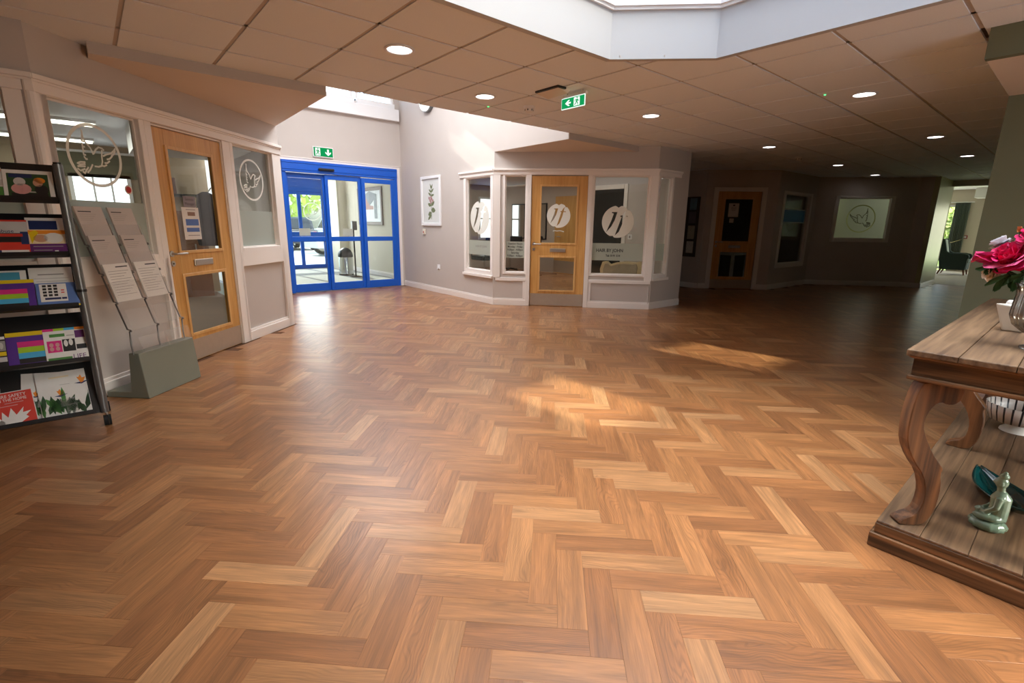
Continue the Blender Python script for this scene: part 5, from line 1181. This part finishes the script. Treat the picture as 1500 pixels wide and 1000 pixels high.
# fourth tier
brochure(3, -.292, -.102, .004, .215, 2, 'white LIFE brochure with pink square and photographs', [(.06, .40, .30, .64, 'magenta'), (.42, .72, .30, .66, 'black'), (.74, .97, .68, .90, 'plum'), (.74, .98, .34, .48, 'black'), (.04, .60, .04, .14, 'green'), (.14, .5, .75, .84, 'green'), (.54, .72, .76, .78, 'grey'), (0, .25, .93, 1, 'magenta'), (.25, .5, .93, 1, 'lime'), (.5, .75, .93, 1, 'sky'), (.75, 1, .93, 1, 'orange')], text=[('LIFE', .04, .78, .12, 'plum', .9)], polys=[(ov(.50, .54, .05, .10), 'white'), (ov(.62, .56, .05, .10), 'white'), (ov(.16, .52, .05, .06), 'pink'), (ov(.30, .52, .05, .06), 'pink'), (ov(.16, .40, .05, .06), 'pink'), (ov(.30, .40, .05, .06), 'pink')])
brochure(3, -.45, -.278, .004, .215, 1, 'purple leaflet with pink, lime and blue bands beside the LIFE brochure', [(0, 1, .88, 1, 'yellow'), (.26, 1, .56, .72, 'magenta'), (.26, 1, .40, .56, 'lime'), (.26, 1, .24, .40, 'sky'), (.26, 1, .10, .24, 'black'), (0, 1, 0, .05, 'white')], base='purple')
brochure(3, -.62, -.452, .004, .20, 2, 'dark magazine with a crowd photograph and yellow band', [(.1, 1, .55, .85, 'grey'), (0, 1, .40, .52, 'yellow'), (.1, 1, .22, .36, 'lgrey'), (0, 1, .90, .98, 'white')], base='black', polys=[(ov(.9, .70, .05, .1), 'lgrey'), (ov(.75, .72, .05, .1), 'lgrey'), (ov(.6, .70, .05, .1), 'lgrey')])
# bottom tier
def strelitzia(sx, sy, s):
    P = lambda l: [(sx+x*s, sy+y*s*.75) for x, y in l]
    return [(P([(0, 0), (-.10, .28), (-.04, .26), (.02, .36), (.06, .22), (.16, .24), (.08, .04)]), 'orange'), (P([(-.2, .02), (.02, -.04), (.26, .08), (.05, .06)]), 'navy')]
LEAVES = []
_r = random.Random(12)
for k in range(26):
    x0, y0, a, ln, wd = _r.uniform(.04, .96), _r.uniform(.0, .22), _r.uniform(1.0, 2.2), _r.uniform(.24, .46), _r.uniform(.045, .085)
    LEAVES.append(([(min(.99, max(.01, x0+ln*t*math.cos(a)*1.2+sg*wd*math.sin(math.pi*t)*math.sin(a))), max(.01, y0+ln*t*math.sin(a)-sg*wd*math.sin(math.pi*t)*math.cos(a))) for t, sg in ((0, 0), (.3, 1), (.65, 1), (1, 0), (.65, -1), (.3, -1))], ('dgreen', 'green', 'dgreen')[k % 3]))
brochure(4, -.366, -.138, .006, .285, 2, 'white brochure with orange bird-of-paradise flowers and green leaves in front', [(.26, .66, .87, .90, 'cream'), (.45, .65, .70, .715, 'lgrey')], tilt=.03, polys=LEAVES+[([(.40, .22), (.82, .24), (.82, .40), (.40, .38)], 'white'), ([(.50, .02), (.72, .02), (.72, .26), (.50, .26)], 'white')]+strelitzia(.42, .46, .6)+strelitzia(.88, .68, .7))
brochure(4, -.44, -.24, .016, .295, 0, 'second bird-of-paradise flower brochure leaning behind the first', [], tilt=-.10, polys=LEAVES+[([(.30, .25), (.55, .25), (.55, .40), (.30, .40)], 'white')]+strelitzia(.30, .48, .5))
brochure(4, -.56, -.384, .004, .205, 3, 'red fire safety booklet with white flame shapes', [(.02, .98, .02, .98, 'red'), (.3, .75, .66, .68, 'pink'), (.12, .6, .58, .60, 'pink')], base='white', tilt=.05, polys=[([(.04, .05), (.06, .35), (.16, .22), (.20, .45), (.32, .26), (.42, .52), (.52, .30), (.72, .50), (.68, .34), (.88, .36), (.74, .24), (.80, .18), (.60, .06)], 'white'), ([(.08, .06), (.08, .16), (.15, .22), (.22, .16), (.22, .06)], 'grey')],
         text=[('FIRE SAFETY', .026, .50, .87, 'white', .85), ('IN THE HOME', .024, .48, .76, 'white', .85)])
brochure(4, -.66, -.52, .004, .235, 0, 'brown photograph leaflet behind the fire safety booklet', [(.05, .95, .3, .95, 'skin'), (0, 1, 0, .12, 'orange')], base='grey')

# ------------------------------------------------------------------ wire leaflet stand
ls = thing('leaflet_stand', FO.pt(2.43, .2, 0), 'grey metal leaflet stand with zigzag wires and clear pockets against the office wall', 'stand')
BS0, BS1 = 2.155, 2.70
mb = MB(); pr = [(.372, 0), (.345, .345), (.265, .345), (.235, .05), (.04, .045), (.04, 0)]
mb.extr([FO.pt(BS0, d, z) for d, z in pr], Vector(FO.pt(BS1, 0, 0))-Vector(FO.pt(BS0, 0, 0))); mb.build('weighted_base', 'stand_grey', ls, bevel=.006, seg=2)
def tier_d(i): return 1.37-.197*i, .02+.068*i            # paper top height, distance from the wall
for s_ in (2.195, 2.45, 2.70):
    path = []
    for i in range(5):
        z, d = tier_d(i); path += [(d+.012, z-.08), (d+.066, z-.258), (d+.094, z-.263), (d+.096, z-.269), (d+.078, z-.275)]
    path = path[:-4]+[(.30, .40), (.305, .335)]
    MB().tube([FO.pt(s_, d, z) for d, z in path], .0055, 8).build('zigzag_wire', 'wire', ls)
for i in range(5):
    for c0, c1 in ((2.205, 2.44), (2.46, 2.69)):
        z, d = tier_d(i); q = MB(); zb = max(z-.265, .35)
        q.hexa([FO.pt(c0, d+.093, zb), FO.pt(c1, d+.093, zb), FO.pt(c1, d+.096, zb), FO.pt(c0, d+.096, zb), FO.pt(c0, d+.058, z-.12), FO.pt(c1, d+.058, z-.12), FO.pt(c1, d+.061, z-.12), FO.pt(c0, d+.061, z-.12)])
        q.build('clear_pocket', 'acrylic', ls)
LN = (('top row beside the rack', 'top row nearer the oak door'), ('middle row beside the rack', 'middle row nearer the oak door'), ('lowest row beside the rack', 'lowest row nearer the oak door'))
for i in range(3):
    for ci, (c0, c1) in enumerate(((2.475, 2.685), (2.215, 2.425))):
        z, d = tier_d(i); zb, db = z-.262, d+.078; zt, dt = z, d+.008; m = 'paper_grey' if i < 2 else 'paper'
        t = thing('leaflet_stack', FO.pt((c0+c1)/2, db, zb), 'stack of printed A4 leaflets in the clear pocket, '+LN[i][ci], 'leaflets', 'leaflet stacks in the wire stand')
        def Q(a, b, o): return FO.pt(c1+(c0-c1)*a, db+(dt-db)*b+o, zb+(zt-zb)*b)
        def slab(a0, a1, b0, b1, o0, o1, nm, mm): MB().hexa([Q(a0, b0, o0), Q(a1, b0, o0), Q(a1, b1, o0), Q(a0, b1, o0), Q(a0, b0, o1), Q(a1, b0, o1), Q(a1, b1, o1), Q(a0, b1, o1)]).build(nm, mm, t)
        slab(0, 1, 0, 1, -.006, .006, 'sheets', m)
        if i < 2:
            slab(.08, .5 if ci else .55, .86, .885, .006, .0066, 'print', 'ink')
            for k in range(4): slab(.08, .7-.07*k, .80-.05*k, .806-.05*k, .006, .0066, 'print', 'ink_grey')
        else:
            slab(.45, .92, .90, .93, .006, .0066, 'print', 'ink')
            for k in range(10): slab(.10, .9-.12*((k*7) % 3), .80-.07*k, .81-.07*k, .006, .0066, 'print', 'ink_grey')

# ------------------------------------------------------------------ things on the entrance walls
t = thing('botanical_print', FW.pt(-8.24, 0, 1.255), 'white framed botanical flower print on the entrance side wall', 'picture')
q = MB()
for a in ((-8.60, -8.55, 1.255, 2.155), (-7.93, -7.88, 1.255, 2.155), (-8.55, -7.93, 1.255, 1.305), (-8.55, -7.93, 2.105, 2.155)): q.wb(FW, a[0], a[1], 0, .03, a[2], a[3])
q.build('frame', 'white_paint', t, bevel=.004)
MB().wb(FW, -8.55, -7.93, .002, .006, 1.305, 2.105).build('mount', mat('mount_paper', (222, 224, 222), .5, noise=.02), t)
q = MB(); q.stroke(FW, [(-8.24, 1.38), (-8.235, 1.55), (-8.24, 1.75), (-8.23, 1.98)], .012, .006, .008)
def lf2(mb, x, z, dx, dz, w_):
    t_ = Vector((dx, dz)); n_ = Vector((-t_.y, t_.x)).normalized()*w_
    mb.wpoly(FW, [(x, z), (x+dx*.35+n_.x, z+dz*.35+n_.y), (x+dx*.75+n_.x*.7, z+dz*.75+n_.y*.7), (x+dx, z+dz), (x+dx*.75-n_.x*.7, z+dz*.75-n_.y*.7), (x+dx*.35-n_.x, z+dz*.35-n_.y)], .006, .0085)
for x, z, dx, dz, w_ in ((-8.24, 1.5, -.12, -.05, .04), (-8.24, 1.55, .15, -.02, .05), (-8.24, 1.62, -.12, .04, .035), (-8.24, 1.62, .12, .08, .035), (-8.24, 1.46, -.13, -.10, .03), (-8.24, 1.80, -.10, .06, .022), (-8.24, 1.80, .11, .02, .022), (-8.235, 1.86, -.08, .06, .02), (-8.235, 1.86, .09, .07, .02), (-8.23, 1.92, -.04, .10, .016), (-8.23, 1.92, .05, .09, .016)): lf2(q, x, z, dx, dz, w_)
q.build('printed_leaves', mat('print_leaf', (112, 122, 84), .6, noise=.15, scale=30), t)
q = MB()
for x, z in ((-8.28, 1.72), (-8.22, 1.74), (-8.25, 1.68), (-8.18, 1.71), (-8.24, 1.77), (-8.31, 1.76)): q.wpoly(FW, [(x+.035*math.cos(k*math.pi/4)*(1 if k % 2 else .65), z+.035*math.sin(k*math.pi/4)*(1 if k % 2 else .65)) for k in range(8)], .006, .0092)
q.build('printed_blossom', mat('print_blossom', (176, 130, 128), .6, noise=.15, scale=40), t)
t = thing('door_control', FW.pt(-8.526, 0, 1.08), 'small cream wall control below the botanical print', 'switch')
MB().wb(FW, -8.565, -8.485, 0, .028, 1.085, 1.195).build('case', mat('cream_plastic', (230, 222, 206), .4, noise=.01), t, bevel=.005); MB().wb(FW, -8.54, -8.51, .028, .033, 1.115, 1.15).build('button', mat('red_button', (170, 70, 50), .4, noise=.02), t)
t = thing('wall_socket', FW.pt(-8.014, 0, .45), 'white wall socket low on the entrance side wall', 'socket')
MB().wb(FW, -8.06, -7.97, 0, .012, .45, .54).build('plate', 'white_paint', t, bevel=.003); MB().wb(FW, -8.04, -7.99, .012, .02, .465, .50).build('plug', 'white_paint', t, bevel=.003)
t = thing('bulkhead_lamp', FW.pt(-8.26, 0, 3.23), 'round white bulkhead lamp high on the entrance side wall', 'light')
c = FW.pt(-8.26, 0, 3.46)
MB().tube([c, (c[0], c[1]-.07, c[2])], .215, 32).build('casing', 'grey_metal', t); MB().tube([(c[0], c[1]-.07, c[2]), (c[0], c[1]-.085, c[2])], .20, 32).build('lens', 'bulkhead_lens', t)
def exit_sign(P, parent, w_, h_, arrow):
    """P(a,b,o): a right, b up from the lower left corner"""
    def poly(pts, m, nm, o=.002):
        mb = MB(); mb.add([P(a*w_, b*h_, o) for a, b in pts], [tuple(range(len(pts)))]); mb.build(nm, m, parent, fix=False)
    pl, ar = (.08, .62) if arrow == 'down' else (.55, .15)
    poly([(pl, .08), (pl+.26, .08), (pl+.26, .92), (pl, .92)], 'sign_white', 'doorway_symbol')
    X = lambda l: [(pl+.26*x, y) for x, y in l]
    poly(X([(.50, .78), (.62, .78), (.66, .88), (.56, .93), (.46, .88)]), 'sign_green', 'runner_symbol', .003)
    poly(X([(.35, .70), (.66, .74), (.72, .62), (.92, .56), (.90, .50), (.66, .54), (.60, .46), (.75, .34), (.74, .12), (.64, .12), (.62, .30), (.46, .40), (.38, .24), (.12, .16), (.10, .24), (.30, .32), (.42, .62), (.30, .62), (.20, .48), (.12, .52), (.24, .70)]), 'sign_green', 'runner_symbol', .003)
    if arrow == 'down': A = [(.70, .85), (.80, .85), (.80, .45), (.90, .58), (.90, .40), (.75, .12), (.60, .40), (.60, .58), (.70, .45)]
    else: A = [(.16, .5), (.30, .80), (.38, .80), (.30, .58), (.42, .58), (.42, .42), (.30, .42), (.38, .20), (.30, .20)]
    poly(A, 'sign_white', 'arrow_symbol')
t = thing('exit_sign', FB.pt(3.46, 0, 2.44), 'green exit sign with downward arrow on the wall above the blue doors', 'sign', 'exit signs')
MB().wb(FB, 3.276, 3.644, 0, .035, 2.436, 2.615).build('case', 'white_paint', t, bevel=.004); MB().wb(FB, 3.288, 3.632, .035, .037, 2.45, 2.603).build('face', 'sign_green', t)
exit_sign(lambda a, b, o: FB.pt(3.288+a, .037+o, 2.45+b), t, .344, .153, 'down')
t = thing('exit_sign', (-3.29, 3.5, 2.42), 'green exit sign with left arrow hanging from the tiled ceiling', 'sign', 'exit signs')
MB().box(-3.43, -3.145, 3.496, 3.504, 2.325, 2.42).build('blade', 'sign_white', t); MB().box(-3.425, -3.15, 3.4945, 3.5055, 2.331, 2.414).build('face', 'sign_green', t)
exit_sign(lambda a, b, o: (-3.425+a, 3.4945-o, 2.331+b), t, .275, .083, 'left')
MB().box(-3.40, -3.13, 3.485, 3.515, 2.42, 2.44).build('mount_bar', 'white_paint', t); 
for x in (-3.36, -3.18): MB().tube([(x, 3.5, 2.44), (x, 3.5, CEIL)], .006, 8).build('hanger', 'steel', t)

# ------------------------------------------------------------------ ceiling fittings
DLT = [(-3.3725, 1.822, 'round downlight in the tile beside the skylight, toward the office screen'), (-3.9725, 3.022, 'round downlight by the edge of the high entrance space'), (-3.3725, 4.822, 'round downlight between the hanging exit sign and the salon soffit'),
       (-3.3725, 7.822, 'round downlight before the corridor smoke detector'), (-1.5725, 5.422, 'round downlight beside the green indicator lamp near the green wall'), (-1.5725, 8.422, 'round downlight along the green wall, first past the bulkhead'),
       (-1.5725, 10.822, 'round downlight along the green wall near the lounge passage'), (-3.3725, 10.822, 'round downlight outside the far oak door'), (-3.3725, 13.222, 'round downlight before the frosted corridor window')]
for x, y, lab in DLT: downlight((x, y, CEIL), lab, 'hall ceiling downlights')
for x, y, lab in ((-3.99, 3.60, 'white domed smoke detector on the ceiling near the hanging exit sign'), (-3.48, 9.24, 'white domed smoke detector on the dark corridor ceiling')):
    t = thing('smoke_detector', (x, y, CEIL), lab, 'smoke detector', 'smoke detectors')
    MB().lathe([(.055, 0), (.055, -.018), (.046, -.022)], (x, y, CEIL), 24).build('base', 'white_paint', t); MB().lathe([(.042, -.022), (.040, -.046), (.028, -.056), (.002, -.058)], (x, y, CEIL), 24).build('sensor_dome', 'white_paint', t)
    for k in range(6):
        a = k*math.pi/3; MB().box(x+.04*math.cos(a)-.004, x+.04*math.cos(a)+.004, y+.04*math.sin(a)-.004, y+.04*math.sin(a)+.004, CEIL-.042, CEIL-.026).build('vent_slot', 'ink', t)
for x, y, lab in ((-4.27, 3.29, 'tiny green indicator lamp on the ceiling by the entrance edge'), (-1.81, 5.19, 'tiny green indicator lamp on the ceiling near the green wall')):
    t = thing('indicator_lamp', (x, y, CEIL), lab, 'indicator', 'green indicator lamps'); MB().lathe([(.014, 0), (.014, -.003)], (x, y, CEIL), 14).build('bezel', 'white_paint', t); MB().lathe([(.009, -.003), (.007, -.008), (.001, -.010)], (x, y, CEIL), 12).build('lens', 'led_green', t)
t = thing('ceiling_sensor_box', (-3.4, 3.35, CEIL), 'flat beige ceiling box with black edge beside the hanging exit sign', 'sensor')
MB().hexa([(-3.55, 3.30, CEIL-.012), (-3.27, 3.29, CEIL-.012), (-3.28, 3.42, CEIL-.032), (-3.55, 3.44, CEIL-.032), (-3.55, 3.28, CEIL), (-3.26, 3.27, CEIL), (-3.26, 3.43, CEIL), (-3.56, 3.45, CEIL)]).build('case', 'soffit', t, bevel=.003)
MB().box(-3.52, -3.235, 3.245, 3.268, CEIL-.016, CEIL).build('edge_strip', 'black_plastic', t); MB().box(-3.255, -3.235, 3.268, 3.35, CEIL-.016, CEIL).build('edge_strip', 'black_plastic', t)  # black strips draw the shadow line along the box edges
